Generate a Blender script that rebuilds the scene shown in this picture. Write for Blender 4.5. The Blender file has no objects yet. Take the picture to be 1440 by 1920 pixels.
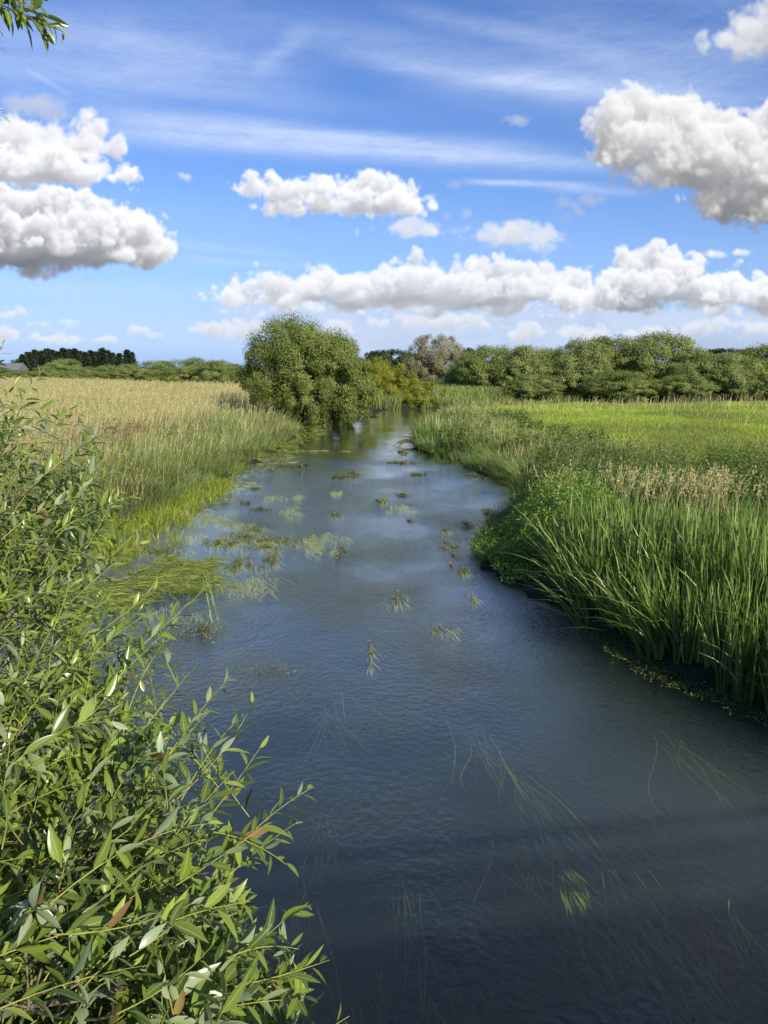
import bpy, math
import numpy as np
from mathutils import Vector

C = bpy.context.scene.collection
SC = bpy.context.scene
rng = np.random.default_rng(11)
R = math.radians

# ------------------------------------------------------------------ camera
CAMH = 3.4
PITCH = R(10.6)
FPX = 1442.0            # focal length in pixels of the 1440 x 1920 photograph
cam_data = bpy.data.cameras.new('camera')
cam = bpy.data.objects.new('camera', cam_data)
C.objects.link(cam)
cam.location = (0, 0, CAMH)
cam.rotation_euler = (math.pi / 2 - PITCH, 0, 0)
cam_data.sensor_fit = 'VERTICAL'
cam_data.sensor_height = 36.0
cam_data.lens = 36.0 * FPX / 1920.0
cam_data.clip_start = 0.05
cam_data.clip_end = 9000
SC.camera = cam
SC.view_settings.view_transform = 'Standard'
SC.view_settings.look = 'None'
SC.view_settings.exposure = 0.3
SC.view_settings.gamma = 1.0
SC.render.film_transparent = False
cy = SC.cycles
cy.max_bounces = 8
cy.diffuse_bounces = 3
cy.glossy_bounces = 3
cy.transmission_bounces = 4
cy.volume_bounces = 2
cy.transparent_max_bounces = 8
cy.caustics_reflective = False
cy.caustics_refractive = False
cy.sample_clamp_indirect = 6.0
cy.use_denoising = True

CT, ST = math.cos(PITCH), math.sin(PITCH)


def ray(px, py):
    u = (px - 720.0) / FPX
    v = (960.0 - py) / FPX
    return np.array([u, CT + v * ST, -ST + v * CT])


def on_z(px, py, z=0.0):
    d = ray(px, py)
    t = (z - CAMH) / d[2]
    return np.array([d[0] * t, d[1] * t, z])


def at_Y(px, py, Y):
    d = ray(px, py)
    t = Y / d[1]
    return np.array([d[0] * t, Y, CAMH + d[2] * t])


def at_t(px, py, dist):
    d = ray(px, py)
    d = d / np.linalg.norm(d)
    return np.array([0, 0, CAMH]) + d * dist


# ------------------------------------------------------------------ sun
SUN_EL = R(27.5)
SUN_AZ = R(36)          # how far the sun stands to the right of straight behind the viewer
sunv = np.array([math.sin(SUN_AZ) * math.cos(SUN_EL), -math.cos(SUN_AZ) * math.cos(SUN_EL), math.sin(SUN_EL)])
sd_ = bpy.data.lights.new('sun', 'SUN')
sd_.energy = 5.0
sd_.angle = R(0.53)
sd_.color = (1.0, 0.93, 0.80)
sun = bpy.data.objects.new('sun', sd_)
C.objects.link(sun)
sun.rotation_euler = Vector(sunv).to_track_quat('Z', 'Y').to_euler()

# ------------------------------------------------------------------ clouds: a small volume simulation, kept as a map of directions
AZ0, AZ1, EL0, EL1 = R(-62), R(62), R(-2), R(64)
PPR = 1100.0            # map pixels per radian
SW, SH = int((AZ1 - AZ0) * PPR), int((EL1 - EL0) * PPR)
sky_rgb = np.zeros((SH, SW, 3), np.float32)
sky_a = np.zeros((SH, SW), np.float32)


def fft_noise(shape, beta, seed, stretch=None, kmin=0.0):
    g = np.random.default_rng(seed)
    w = g.standard_normal(shape).astype(np.float32)
    f = np.fft.rfftn(w)
    ks = [np.fft.fftfreq(n) * 1.0 for n in shape[:-1]] + [np.fft.rfftfreq(shape[-1])]
    k2 = 0
    for i, k in enumerate(ks):
        s = [1] * len(shape)
        s[i] = len(k)
        kk = k if stretch is None else k * stretch[i]
        k2 = k2 + kk.reshape(s) ** 2
    k2 = np.maximum(k2, max(1.2 / max(shape), kmin) ** 2)
    f *= k2 ** (-beta / 2)
    r = np.fft.irfftn(f, s=shape).astype(np.float32)
    r -= r.mean()
    return r / r.std()


def sstep_(v):
    v = np.clip(v, 0, 1)
    return v * v * (3 - 2 * v)


def pix_dir(px, py):
    d = ray(px, py)
    return math.atan2(d[0], d[1]), math.atan2(d[2], math.hypot(d[0], d[1]))


def shift2(a, dx, dz):
    # content moves by (dx, dz) voxels, fractional
    fx, fz = math.floor(dx), math.floor(dz)
    ax, az = dx - fx, dz - fz
    o = np.zeros_like(a)
    for ix, wx in ((fx, 1 - ax), (fx + 1, ax)):
        for iz, wz in ((fz, 1 - az), (fz + 1, az)):
            if wx * wz == 0:
                continue
            b = np.zeros_like(a)
            X, Z = a.shape
            xs0, xs1 = max(0, -ix), min(X, X - ix)
            zs0, zs1 = max(0, -iz), min(Z, Z - iz)
            if xs1 <= xs0 or zs1 <= zs0:
                continue
            b[xs0 + ix:xs1 + ix, zs0 + iz:zs1 + iz] = a[xs0:xs1, zs0:zs1]
            o += wx * wz * b
    return o


def cloud(lobes, base, seed, dens=0.10, amp=13.0, soft=7.0, depth=1.0, vox=2.0, bright=1.0, shade=(0.27, 0.30, 0.355), shear=.22, basesoft=10.0, haze=0.0, alpha=1.0):
    """lobes: (cx, cy, rx, ry) in photograph pixels; base: y of the flat underside"""
    L = np.array(lobes, float)
    m = amp * 2.4 + 8
    x0, x1 = (L[:, 0] - L[:, 2]).min() - m, (L[:, 0] + L[:, 2]).max() + m
    y0, y1 = (L[:, 1] - L[:, 3]).min() - m, max((L[:, 1] + L[:, 3]).max(), base) + m
    nx, nz = int((x1 - x0) / vox), int((y1 - y0) / vox)
    dr = depth * (L[:, 2] + L[:, 3]) / 2
    D = float(dr.max()) + m * 0.7
    ny = int(2 * D / vox)
    X = (x0 + (np.arange(nx) + .5) * vox).astype(np.float32)[:, None, None]
    Yd = (-D + (np.arange(ny) + .5) * vox).astype(np.float32)[None, :, None]
    Z = (y1 - (np.arange(nz) + .5) * vox).astype(np.float32)[None, None, :]   # photo y, index grows upwards
    F = np.full((nx, ny, nz), -1e3, np.float32)
    g = np.random.default_rng(seed + 5)
    for i, (cx, cyy, rx, ry) in enumerate(L):
        oy = g.uniform(-.4, .4) * (D - dr[i])
        r = np.sqrt(((X - cx) / rx) ** 2 + ((Yd - oy) / dr[i]) ** 2 + ((Z - cyy) / ry) ** 2)
        np.maximum(F, (1 - r) * min(rx, ry), out=F)
    n1 = fft_noise((nx, ny, nz), 2.4, seed, None, vox / 110)
    n2 = np.abs(fft_noise((nx, ny, nz), 2.15, seed + 1, None, vox / 80)) * 1.2 - .7
    n = 0.60 * n1 + 0.70 * n2
    F += amp * n
    F = np.minimum(F, (base - shear * D * .55 - Z) * 1.0 + amp * 0.45 * n1)
    F = np.clip(F / (soft * 1.5), 0, 1)
    ed = np.clip(np.minimum(np.minimum(X - x0, x1 - X), np.minimum(y1 - Z, Z - y0)) / (vox * 5), 0, 1)
    F *= np.clip((base - shear * D * .55 - Z) / basesoft + 1.0, 0, 1)
    for j in range(ny):     # seen from below: what is farther sinks towards the horizon
        F[:, j, :] = shift2(F[:, j, :], 0.0, -(j - ny / 2) * shear)
    F *= ed
    sx, sz = -sunv[0] / -sunv[1], -sunv[2] / -sunv[1]
    sx, sz = -.8, -1.9 - shear
    step = math.sqrt(1 + sx * sx + sz * sz)
    k = dens * vox
    top = np.cumsum(F[:, :, ::-1], axis=2)[:, :, ::-1] * k
    tau = np.zeros((nx, nz), np.float32)
    T = np.ones((nx, nz), np.float32)
    acc = np.zeros((nx, nz), np.float32)
    accs = np.zeros((nx, nz), np.float32)
    for j in range(ny):
        d = F[:, j, :] * k
        tau = shift2(tau + d * step * 0.5, sx, sz) + d * step * 0.5
        a = 1 - np.exp(-d)
        sunl = 0.66 * np.exp(-0.42 * tau) + 0.34 * np.exp(-0.085 * tau)
        skyl = 0.35 + 0.65 * np.exp(-0.10 * top[:, j, :])
        acc += T * a * sunl
        accs += T * a * skyl
        T *= 1 - a
    A = (1 - T)
    col = acc[..., None] * np.array([0.65, 0.62, 0.585]) * bright + accs[..., None] * np.array(shade)
    if haze > 0:
        col = col * (1 - haze) + A[..., None] * np.array([0.42, 0.55, 0.78]) * haze
    A = A * alpha
    col = col * alpha
    # resample onto the direction map
    a0, e0 = pix_dir((x0 + x1) / 2, (y0 + y1) / 2)
    corners = [pix_dir(x, y) for x in (x0, (x0 + x1) / 2, x1) for y in (y0, (y0 + y1) / 2, y1)]
    am, aM = min(c[0] for c in corners), max(c[0] for c in corners)
    em, eM = min(c[1] for c in corners), max(c[1] for c in corners)
    i0, i1 = max(0, int((am - AZ0) * PPR)), min(SW, int((aM - AZ0) * PPR) + 1)
    j0, j1 = max(0, int((em - EL0) * PPR)), min(SH, int((eM - EL0) * PPR) + 1)
    if i1 <= i0 or j1 <= j0:
        return
    azg = AZ0 + (np.arange(i0, i1) + .5) / PPR
    elg = EL0 + (np.arange(j0, j1) + .5) / PPR
    azg, elg = np.meshgrid(azg, elg)
    dx, dy, dz = np.sin(azg) * np.cos(elg), np.cos(azg) * np.cos(elg), np.sin(elg)
    fw = dy * CT - dz * ST
    up = dy * ST + dz * CT
    fw = np.maximum(fw, 0.05)
    px = 720 + FPX * dx / fw
    py = 960 - FPX * up / fw
    gx = (px - x0) / vox - .5
    gz = (y1 - py) / vox - .5
    ok = (gx > 0) & (gx < nx - 1.01) & (gz > 0) & (gz < nz - 1.01)
    gx = np.clip(gx, 0, nx - 1.01)
    gz = np.clip(gz, 0, nz - 1.01)
    ix, iz = gx.astype(int), gz.astype(int)
    fx, fz = (gx - ix), (gz - iz)

    def bil(a):
        if a.ndim == 3:
            u, v = fx[..., None], fz[..., None]
        else:
            u, v = fx, fz
        return (a[ix, iz] * (1 - u) * (1 - v) + a[ix + 1, iz] * u * (1 - v) + a[ix, iz + 1] * (1 - u) * v + a[ix + 1, iz + 1] * u * v)
    Ar = bil(A) * ok
    Cr = bil(col) * ok[..., None]
    s = (slice(j0, j1), slice(i0, i1))
    sky_rgb[s] = sky_rgb[s] * (1 - Ar[..., None]) + Cr
    sky_a[s] = sky_a[s] * (1 - Ar) + Ar


# high thin cirrus first (it lies behind the cumulus)
azg, elg = np.meshgrid(AZ0 + (np.arange(SW) + .5) / PPR, EL0 + (np.arange(SH) + .5) / PPR)
cz = fft_noise((SH, SW), 1.5, 31, (1.0, 7.0))
cz2 = fft_noise((SH, SW), 1.2, 32, (1.0, 5.0))
cz3 = fft_noise((SH, SW), 2.0, 33, (1.0, 2.5))
fwg = np.maximum(np.cos(azg) * np.cos(elg) * CT - np.sin(elg) * ST, .05)
pxg = 720 + FPX * np.sin(azg) * np.cos(elg) / fwg
pyg = 960 - FPX * (np.cos(azg) * np.cos(elg) * ST + np.sin(elg) * CT) / fwg
ci = np.zeros((SH, SW), np.float32)
for (cx, cyy, rx, ry, ang, st) in [
        (600, 262, 420, 24, 3, .50), (500, 238, 300, 16, 5, .42), (850, 285, 330, 14, 3, .36), (330, 200, 260, 30, 6, .20),
        (900, 130, 240, 20, 10, .34), (1150, 150, 260, 22, 3, .34), (1250, 60, 260, 50, 8, .26), (980, 55, 220, 22, 12, .26),
        (1150, 120, 330, 60, 5, .22), (150, 100, 260, 60, -4, .30), (60, 30, 240, 50, 0, .25), (520, 80, 60, 20, -35, .30),
        (650, 40, 300, 40, 10, .16), (360, 70, 220, 60, 8, .20), (990, 340, 110, 6, 1, .55), (1110, 350, 90, 8, 3, .32),
        (420, 470, 130, 9, 5, .25), (450, 495, 120, 8, 3, .22), (90, 150, 50, 8, 30, .30), (250, 560, 400, 22, 1, .22),
        (700, 640, 1500, 40, 0, .30), (150, 130, 500, 25, 6, .14), (700, 430, 900, 60, 2, .06),
        (1300, -60, 400, 60, 8, .3), (500, -150, 500, 60, -6, .28), (900, -400, 700, 120, 12, .35), (200, -600, 500, 160, -10, .4)]:
    ca, sa = math.cos(R(ang)), math.sin(R(ang))
    ddx, ddy = pxg - cx, pyg - cyy
    uu = (ddx * ca + ddy * sa) / rx
    vv = (-ddx * sa + ddy * ca) / ry + 0.35 * cz3
    ci = np.maximum(ci, st * np.exp(-(uu ** 4 * .7 + vv * vv)) + ci * .55)
tex = np.clip(0.62 + 0.26 * cz + 0.16 * cz2, 0.0, 1.3)
ci = np.clip(ci * tex * 1.7, 0, .8)
ci = (ci + 0.05 * np.clip(cz3 + .6, 0, 2) * np.clip(tex, 0, 1)).astype(np.float32)
edge_ = sstep_((EL1 - elg) / .35) * sstep_((AZ1 - np.abs(azg)) / .2)
ci *= edge_.astype(np.float32)
sky_a[:] = ci
sky_rgb[:] = ci[..., None] * np.array([0.52, 0.62, 0.84])
# lower sky: distant layered stratocumulus, veiled by air
cloud([(1300, 628, 260, 20), (1050, 640, 200, 16), (1500, 625, 200, 24), (760, 638, 200, 14), (1330, 600, 180, 20)], 668, 201, dens=.07, amp=8, soft=9, bright=.42, haze=.5, alpha=.9, basesoft=20, shade=(.31, .38, .52))
cloud([(800, 628, 260, 14), (560, 640, 120, 10), (1050, 600, 220, 16), (700, 596, 280, 14)], 648, 202, dens=.06, amp=8, soft=10, bright=.42, haze=.45, alpha=.85, basesoft=20, shade=(.31, .38, .52))
for i, (b, ls) in enumerate([
        (598, [(38, 588, 30, 9), (20, 590, 24, 8)]), (612, [(110, 607, 24, 5), (85, 609, 18, 4)]), (640, [(5, 626, 30, 13), (-30, 628, 40, 12)]),
        (645, [(75, 637, 34, 7), (120, 640, 26, 5), (60, 630, 14, 6)]), (634, [(262, 618, 20, 8), (285, 627, 16, 5)]), (643, [(200, 637, 22, 6), (215, 635, 12, 5)]),
        (636, [(375, 620, 26, 7), (400, 618, 30, 8), (440, 628, 22, 5)]), (640, [(475, 615, 28, 14), (455, 622, 22, 9), (505, 628, 14, 5)]),
        (628, [(640, 610, 22, 13), (655, 618, 20, 8), (620, 616, 14, 7)]), (622, [(790, 604, 60, 9), (850, 604, 50, 9), (740, 608, 40, 8), (900, 608, 30, 7)]),
        (640, [(1000, 620, 40, 9), (1045, 618, 44, 8), (1075, 626, 40, 6), (970, 630, 30, 5)]), (640, [(1110, 628, 40, 6), (1190, 627, 26, 7), (1225, 630, 20, 4)]),
        (640, [(1320, 616, 50, 8), (1390, 610, 60, 9), (1260, 622, 30, 6)])]):
    cloud(ls, b, 300 + i, dens=.09, amp=5.5, soft=4, vox=1.6, haze=.25, bright=.80)
# the long bank across the middle
cloud([(470, 548, 70, 10), (540, 545, 70, 16), (600, 530, 34, 24), (640, 540, 60, 24), (690, 535, 44, 24), (760, 530, 60, 26), (820, 520, 40, 24),
       (900, 515, 46, 28), (950, 510, 40, 26), (1000, 515, 46, 24), (1050, 530, 44, 22), (1095, 545, 34, 16), (850, 555, 260, 24), (640, 560, 160, 18),
       (980, 545, 120, 26), (780, 545, 80, 24)],
      586, 41, dens=.10, amp=10, soft=5, vox=2.0, depth=.75, basesoft=16, bright=.97, haze=.10)
cloud([(1190, 492, 40, 30), (1215, 480, 34, 20), (1245, 498, 44, 26), (1290, 515, 46, 24), (1340, 530, 50, 22), (1390, 540, 50, 20), (1440, 545, 60, 18),
       (1170, 530, 50, 22), (1260, 540, 120, 26), (1380, 556, 120, 20), (1150, 560, 100, 16), (1520, 555, 80, 22)],
      588, 47, dens=.11, amp=9, soft=4.5, vox=2.0, depth=.8, basesoft=14, bright=1.0, haze=.06)
cloud([(740, 428, 50, 7), (800, 434, 46, 10), (850, 438, 40, 9), (900, 445, 34, 13), (950, 440, 40, 18), (1000, 440, 44, 10), (950, 458, 44, 9)],
      470, 53, dens=.05, amp=9, soft=8, vox=1.8, bright=.8, alpha=.9)
cloud([(480, 348, 32, 18), (520, 362, 36, 18), (570, 362, 40, 20), (620, 356, 34, 22), (655, 350, 32, 20), (705, 346, 34, 22), (735, 362, 36, 16), (770, 384, 24, 9), (650, 382, 110, 16)],
      408, 59, dens=.10, amp=9, soft=5, vox=1.8, bright=1.0)
cloud([(320, 329, 10, 5), (346, 332, 11, 6)], 340, 61, dens=.08, amp=4, soft=4, vox=1.4, bright=.7, alpha=.8)
cloud([(1390, 473, 24, 3), (1300, 479, 16, 4), (1350, 476, 12, 2), (1420, 486, 14, 3)], 484, 62, dens=.07, amp=4, soft=4, vox=1.4, bright=.9)
cloud([(1060, 382, 26, 12), (1100, 372, 24, 6), (1085, 400, 20, 6)], 420, 63, dens=.035, amp=8, soft=8, vox=1.6, bright=.35, alpha=.7)
cloud([(870, 404, 8, 8), (840, 408, 5, 6), (848, 348, 12, 6), (965, 226, 16, 5), (1000, 250, 10, 4)], 420, 64, dens=.04, amp=6, soft=6, vox=1.6, bright=.5, alpha=.7)
cloud([(60, 200, 60, 14), (100, 215, 30, 10), (10, 190, 40, 14)], 235, 65, dens=.03, amp=9, soft=9, vox=1.8, bright=.5, alpha=.7)
# upper left pair
cloud([(20, 262, 60, 44), (75, 268, 46, 36), (170, 256, 32, 38), (215, 275, 34, 20), (130, 285, 60, 30), (60, 300, 110, 30), (-60, 270, 80, 60)], 318, 71, dens=.08, amp=10, soft=9, vox=2.0, bright=.92)
cloud([(60, 322, 110, 32), (150, 322, 70, 26), (215, 332, 34, 16), (-40, 320, 100, 36)], 352, 73, dens=.10, amp=10, soft=5, vox=2.0, bright=1.02)
cloud([(40, 402, 110, 42), (120, 400, 80, 38), (185, 405, 52, 30), (240, 420, 44, 24), (275, 438, 28, 16), (190, 445, 110, 26), (240, 468, 60, 18), (80, 450, 150, 48),
       (200, 492, 60, 18), (-60, 440, 140, 70), (60, 480, 130, 30)], 516, 79, dens=.12, amp=10, soft=6, vox=2.1, basesoft=14, bright=1.08, shade=(.22, .25, .31), shear=.30)
# big right-hand cloud
cloud([(1150, 235, 48, 46), (1200, 200, 44, 38), (1255, 222, 56, 48), (1320, 230, 60, 36), (1370, 245, 50, 40), (1430, 250, 60, 48), (1500, 240, 90, 70),
       (1200, 275, 90, 44), (1300, 290, 120, 56), (1420, 310, 110, 66), (1250, 330, 60, 22), (1400, 370, 80, 50), (1450, 400, 80, 36), (1340, 395, 40, 20)],
      440, 83, dens=.085, amp=13, soft=9, vox=2.3, depth=.8, basesoft=40, bright=.95, shade=(.27, .29, .32), shear=.34)
cloud([(1410, 50, 44, 28), (1450, 60, 60, 40), (1380, 78, 50, 14), (1520, 40, 80, 60)], 118, 89, dens=.04, amp=12, soft=10, vox=2.2, bright=.75)
# clouds above the frame: only the water shows them
cloud([(1250, -250, 130, 60), (1380, -230, 120, 70), (1500, -300, 160, 90), (1180, -200, 80, 40)], -150, 91, dens=.05, amp=26, soft=16, vox=5, bright=.7)
cloud([(1100, -640, 300, 130), (1450, -760, 300, 160), (750, -700, 260, 130), (1700, -500, 260, 200), (500, -900, 400, 160), (1100, -1100, 500, 260)], -400, 93, dens=.03, amp=40, soft=30, vox=11, bright=.3, shade=(.40, .41, .44))
cloud([(500, -1500, 800, 260), (1300, -1350, 600, 240), (1100, -1000, 500, 160), (900, -1700, 900, 200)], -900, 98, dens=.03, amp=50, soft=40, vox=16, bright=.25, shade=(.40, .40, .42))
cloud([(100, -900, 300, 120), (-300, -700, 300, 150)], -700, 97, dens=.03, amp=40, soft=30, vox=9, bright=.5)

img = bpy.data.images.new('sky_clouds', SW, SH, alpha=True, float_buffer=True)
img.colorspace_settings.name = 'Non-Color'
buf = np.zeros((SH, SW, 4), np.float32)
buf[..., :3] = sky_rgb
buf[..., 3] = 1.0
img.pixels.foreach_set(buf.ravel())
img.pack()
imga = bpy.data.images.new('sky_cloud_cover', SW, SH, alpha=False, float_buffer=True)
imga.colorspace_settings.name = 'Non-Color'
buf[..., :3] = sky_a[..., None]
imga.pixels.foreach_set(buf.ravel())
imga.pack()
del buf


class NT:
    """tiny node-tree helper"""
    def __init__(self, tree):
        self.t = tree
        tree.nodes.clear()

    def n(self, typ, inputs=None, **kw):
        nd = self.t.nodes.new(typ)
        for k, v in kw.items():
            setattr(nd, k, v)
        for k, v in (inputs or {}).items():
            if isinstance(v, bpy.types.NodeSocket):
                self.t.links.new(v, nd.inputs[k])
            else:
                nd.inputs[k].default_value = v
        return nd

    def math(self, op, a, b=0.0, clamp=False):
        return self.n('ShaderNodeMath', {0: a, 1: b}, operation=op, use_clamp=clamp).outputs[0]

    def mix(self, f, a, b, blend='MIX'):
        m = self.n('ShaderNodeMix', {0: f, 6: a, 7: b}, data_type='RGBA', blend_type=blend)
        return m.outputs[2]


def rgba(c):
    return (c[0], c[1], c[2], 1.0)


w = bpy.data.worlds.new('World')
SC.world = w
w.use_nodes = True
N = NT(w.node_tree)
sky = N.n('ShaderNodeTexSky', sky_type='NISHITA', sun_disc=False, sun_elevation=SUN_EL, sun_rotation=math.pi - SUN_AZ, air_density=1.0, dust_density=0.3, ozone_density=3.0, altitude=50)
geo = N.n('ShaderNodeTexCoord')
sep = N.n('ShaderNodeSeparateXYZ', {0: geo.outputs['Generated']})
az = N.math('ARCTAN2', sep.outputs[0], sep.outputs[1])
el = N.math('ARCSINE', sep.outputs[2])
uu = N.math('DIVIDE', N.math('SUBTRACT', az, AZ0), AZ1 - AZ0)
vv = N.math('DIVIDE', N.math('SUBTRACT', el, EL0), EL1 - EL0)
uv = N.n('ShaderNodeCombineXYZ', {0: uu, 1: vv})
t1 = N.n('ShaderNodeTexImage', {0: uv.outputs[0]}, image=img, extension='CLIP', interpolation='Linear')
t2 = N.n('ShaderNodeTexImage', {0: uv.outputs[0]}, image=imga, extension='CLIP', interpolation='Linear')
SKY_STRENGTH = 0.076
hs = N.n('ShaderNodeHueSaturation', {'Saturation': 1.1, 'Value': SKY_STRENGTH, 'Color': sky.outputs[0]})
hz = N.math('POWER', 2.718, N.math('MULTIPLY', N.math('MAXIMUM', el, 0.0), -9.0))
skb = N.mix(hz, N.mix(1.0, hs.outputs[0], (1.0, 1.15, 1.62, 1), 'MULTIPLY'), (.29, .47, .78, 1))
inv = N.math('SUBTRACT', 1.0, t2.outputs[0])
skyc = N.mix(1.0, skb, inv, 'MULTIPLY')
tot = N.mix(1.0, skyc, t1.outputs[0], 'ADD')
bg = N.n('ShaderNodeBackground', {0: tot, 1: 1.0})
N.n('ShaderNodeOutputWorld', {0: bg.outputs[0]})
w.cycles.sampling_method = 'MANUAL'
w.cycles.sample_map_resolution = 1024


# ------------------------------------------------------------------ mesh kit
def tag(o, label=None, cat=None, group=None, kind=None):
    if label:
        o['label'] = label
    if cat:
        o['category'] = cat
    if group:
        o['group'] = group
    if kind:
        o['kind'] = kind
    return o


def empty(name, loc=(0, 0, 0), rz=0.0):
    o = bpy.data.objects.new(name, None)
    o.empty_display_size = 0.2
    C.objects.link(o)
    o.location = loc
    o.rotation_euler = (0, 0, rz)
    return o


def mesh(name, V, F, mat, parent=None, lf=None, smooth=False):
    V = np.ascontiguousarray(V, np.float32)
    F = np.ascontiguousarray(F, np.int32)
    me = bpy.data.meshes.new(name)
    k = F.shape[1]
    me.vertices.add(len(V))
    me.vertices.foreach_set('co', V.ravel())
    me.loops.add(F.size)
    me.loops.foreach_set('vertex_index', F.ravel())
    me.polygons.add(len(F))
    me.polygons.foreach_set('loop_start', np.arange(0, F.size, k, dtype=np.int32))
    me.polygons.foreach_set('loop_total', np.full(len(F), k, np.int32))
    if len(V) <= 8:
        me.polygons.foreach_set('use_smooth', np.zeros(len(F), bool))
    if lf is not None:
        a = me.attributes.new('lf', 'FLOAT_VECTOR', 'POINT')
        a.data.foreach_set('vector', np.ascontiguousarray(lf, np.float32).ravel())
    me.update(calc_edges=True)
    me.materials.append(mat)
    o = bpy.data.objects.new(name, me)
    C.objects.link(o)
    if parent is not None:
        o.parent = parent
    return o


class Bag:
    """collects pieces of one mesh; faces all quads (tris repeat nothing: stored as separate list)"""
    def __init__(self):
        self.v, self.f, self.a, self.n = [], [], [], 0

    def add(self, V, F, A):
        self.v.append(V)
        self.f.append(F + self.n)
        self.a.append(A)
        self.n += len(V)

    def get(self):
        return np.concatenate(self.v), np.concatenate(self.f), np.concatenate(self.a)

    def build(self, name, mat, parent=None, smooth=False):
        V, F, A = self.get()
        return mesh(name, V, F, mat, parent, A, smooth)


def unit(a):
    return a / np.maximum(np.linalg.norm(a, axis=-1, keepdims=True), 1e-9)


def rvec(n, g=None):
    g = g or rng
    return unit(g.standard_normal((n, 3)))


def blades(P, H, W, az, lean, curve, segs=3, taper=0.7, droop=0.0, rnd=None, phi=None):
    """curved tapering strips, quads only (top edge nearly closed)"""
    n = len(P)
    H = np.broadcast_to(H, n).astype(float)
    W = np.broadcast_to(W, n).astype(float)
    lean = np.broadcast_to(lean, n).astype(float)
    curve = np.broadcast_to(curve, n).astype(float)
    az = np.broadcast_to(az, n).astype(float)
    d = np.stack([np.cos(az), np.sin(az), np.zeros(n)], 1)
    ph = az + math.pi / 2 + (rng.normal(0, .7, n) if phi is None else phi)
    s = np.stack([np.cos(ph), np.sin(ph), np.zeros(n)], 1)
    t = np.linspace(0, 1, segs + 1)
    hor = lean[:, None] * t + curve[:, None] * t ** 2.2
    ver = t * np.sqrt(np.maximum(1 - (lean * .8)[:, None] ** 2, .2)) - (np.abs(curve)[:, None] * .45 + droop) * t ** 3
    wid = np.maximum((1 - t) ** taper, 0.06) * np.where(t < .15, .8, 1)
    cen = P[:, None, :] + H[:, None, None] * (hor[..., None] * d[:, None, :] + ver[..., None] * np.array([0, 0, 1.0]))
    off = (0.5 * W)[:, None, None] * wid[None, :, None] * s[:, None, :]
    V = np.stack([cen - off, cen + off], 2).reshape(-1, 3)
    b = np.arange(segs)[:, None] * 2 + np.array([0, 1, 3, 2])
    F = (np.arange(n)[:, None, None] * (2 * (segs + 1)) + b[None]).reshape(-1, 4)
    rnd = rng.random(n) if rnd is None else rnd
    A = np.empty((n, segs + 1, 2, 3))
    A[..., 0] = np.array([-1, 1])
    A[..., 1] = t[None, :, None]
    A[..., 2] = rnd[:, None, None]
    return V, F, A.reshape(-1, 3)


def cards(P, D, Nn, L, W, rnd=None):
    """small rhombic leaves: one quad each"""
    n = len(P)
    L = np.broadcast_to(L, n)[:, None]
    W = np.broadcast_to(W, n)[:, None]
    D = unit(D)
    S = unit(np.cross(D, Nn))
    Nn = np.cross(S, D)
    V = np.stack([P, P + D * L * .45 + S * W * .5 + Nn * W * .12, P + D * L, P + D * L * .45 - S * W * .5 + Nn * W * .12], 1).reshape(-1, 3)
    F = np.arange(n * 4).reshape(-1, 4)
    rnd = rng.random(n) if rnd is None else rnd
    A = np.zeros((n, 4, 3))
    A[..., 0] = np.array([0, 1, 0, -1])
    A[..., 1] = np.array([0, .5, 1, .5])
    A[..., 2] = rnd[:, None]
    return V, F, A.reshape(-1, 3)


def leaves(P, D, Nn, L, W, curl, fold, rnd, rows=6):
    """lance-shaped leaves with a folded midrib"""
    n = len(P)
    D = unit(D)
    S = unit(np.cross(D, Nn))
    Nn = np.cross(S, D)
    t = np.linspace(0, 1, rows)
    prof = np.sin(math.pi * np.clip(t, 0, 1) ** 0.80) ** 0.9
    prof[0] = .06
    prof[-1] = .03
    side = rng.normal(0, .10, n)
    cen = (P[:, None] + D[:, None] * (L[:, None] * t)[..., None] - Nn[:, None] * (L[:, None] * curl[:, None] * t ** 2)[..., None]
           + S[:, None] * (L[:, None] * side[:, None] * t ** 2)[..., None])
    wv = (W[:, None] * .5 * prof)
    out = np.empty((n, rows, 3, 3))
    out[:, :, 1] = cen
    lift = Nn[:, None] * (wv * fold[:, None])[..., None]
    out[:, :, 0] = cen - S[:, None] * wv[..., None] + lift
    out[:, :, 2] = cen + S[:, None] * wv[..., None] + lift
    V = out.reshape(-1, 3)
    q = []
    for r in range(rows - 1):
        for c in range(2):
            a = r * 3 + c
            q.append([a, a + 1, a + 4, a + 3])
    F = (np.arange(n)[:, None, None] * (rows * 3) + np.array(q)[None]).reshape(-1, 4)
    A = np.empty((n, rows, 3, 3))
    A[..., 0] = np.array([-1, 0, 1])
    A[..., 1] = t[None, :, None]
    A[..., 2] = rnd[:, None, None]
    return V, F, A.reshape(-1, 3)


def tube(pts, rad, sides=5, rnd=0.5):
    pts = np.asarray(pts, float)
    m = len(pts)
    rad = np.broadcast_to(rad, m)
    T = unit(np.gradient(pts, axis=0))
    ref = np.array([0.3, 0.2, 1.0]) if abs(T[0][2]) < .9 else np.array([1.0, .2, 0])
    U = unit(np.cross(T, ref))
    Wv = np.cross(T, U)
    a = np.arange(sides) * 2 * math.pi / sides
    V = (pts[:, None] + rad[:, None, None] * (np.cos(a)[None, :, None] * U[:, None] + np.sin(a)[None, :, None] * Wv[:, None])).reshape(-1, 3)
    F = []
    for i in range(m - 1):
        for j in range(sides):
            k = (j + 1) % sides
            F.append([i * sides + j, i * sides + k, (i + 1) * sides + k, (i + 1) * sides + j])
    A = np.zeros((len(V), 3))
    A[:, 1] = np.repeat(np.linspace(0, 1, m), sides)
    A[:, 2] = rnd
    return V, np.array(F), A


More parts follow.
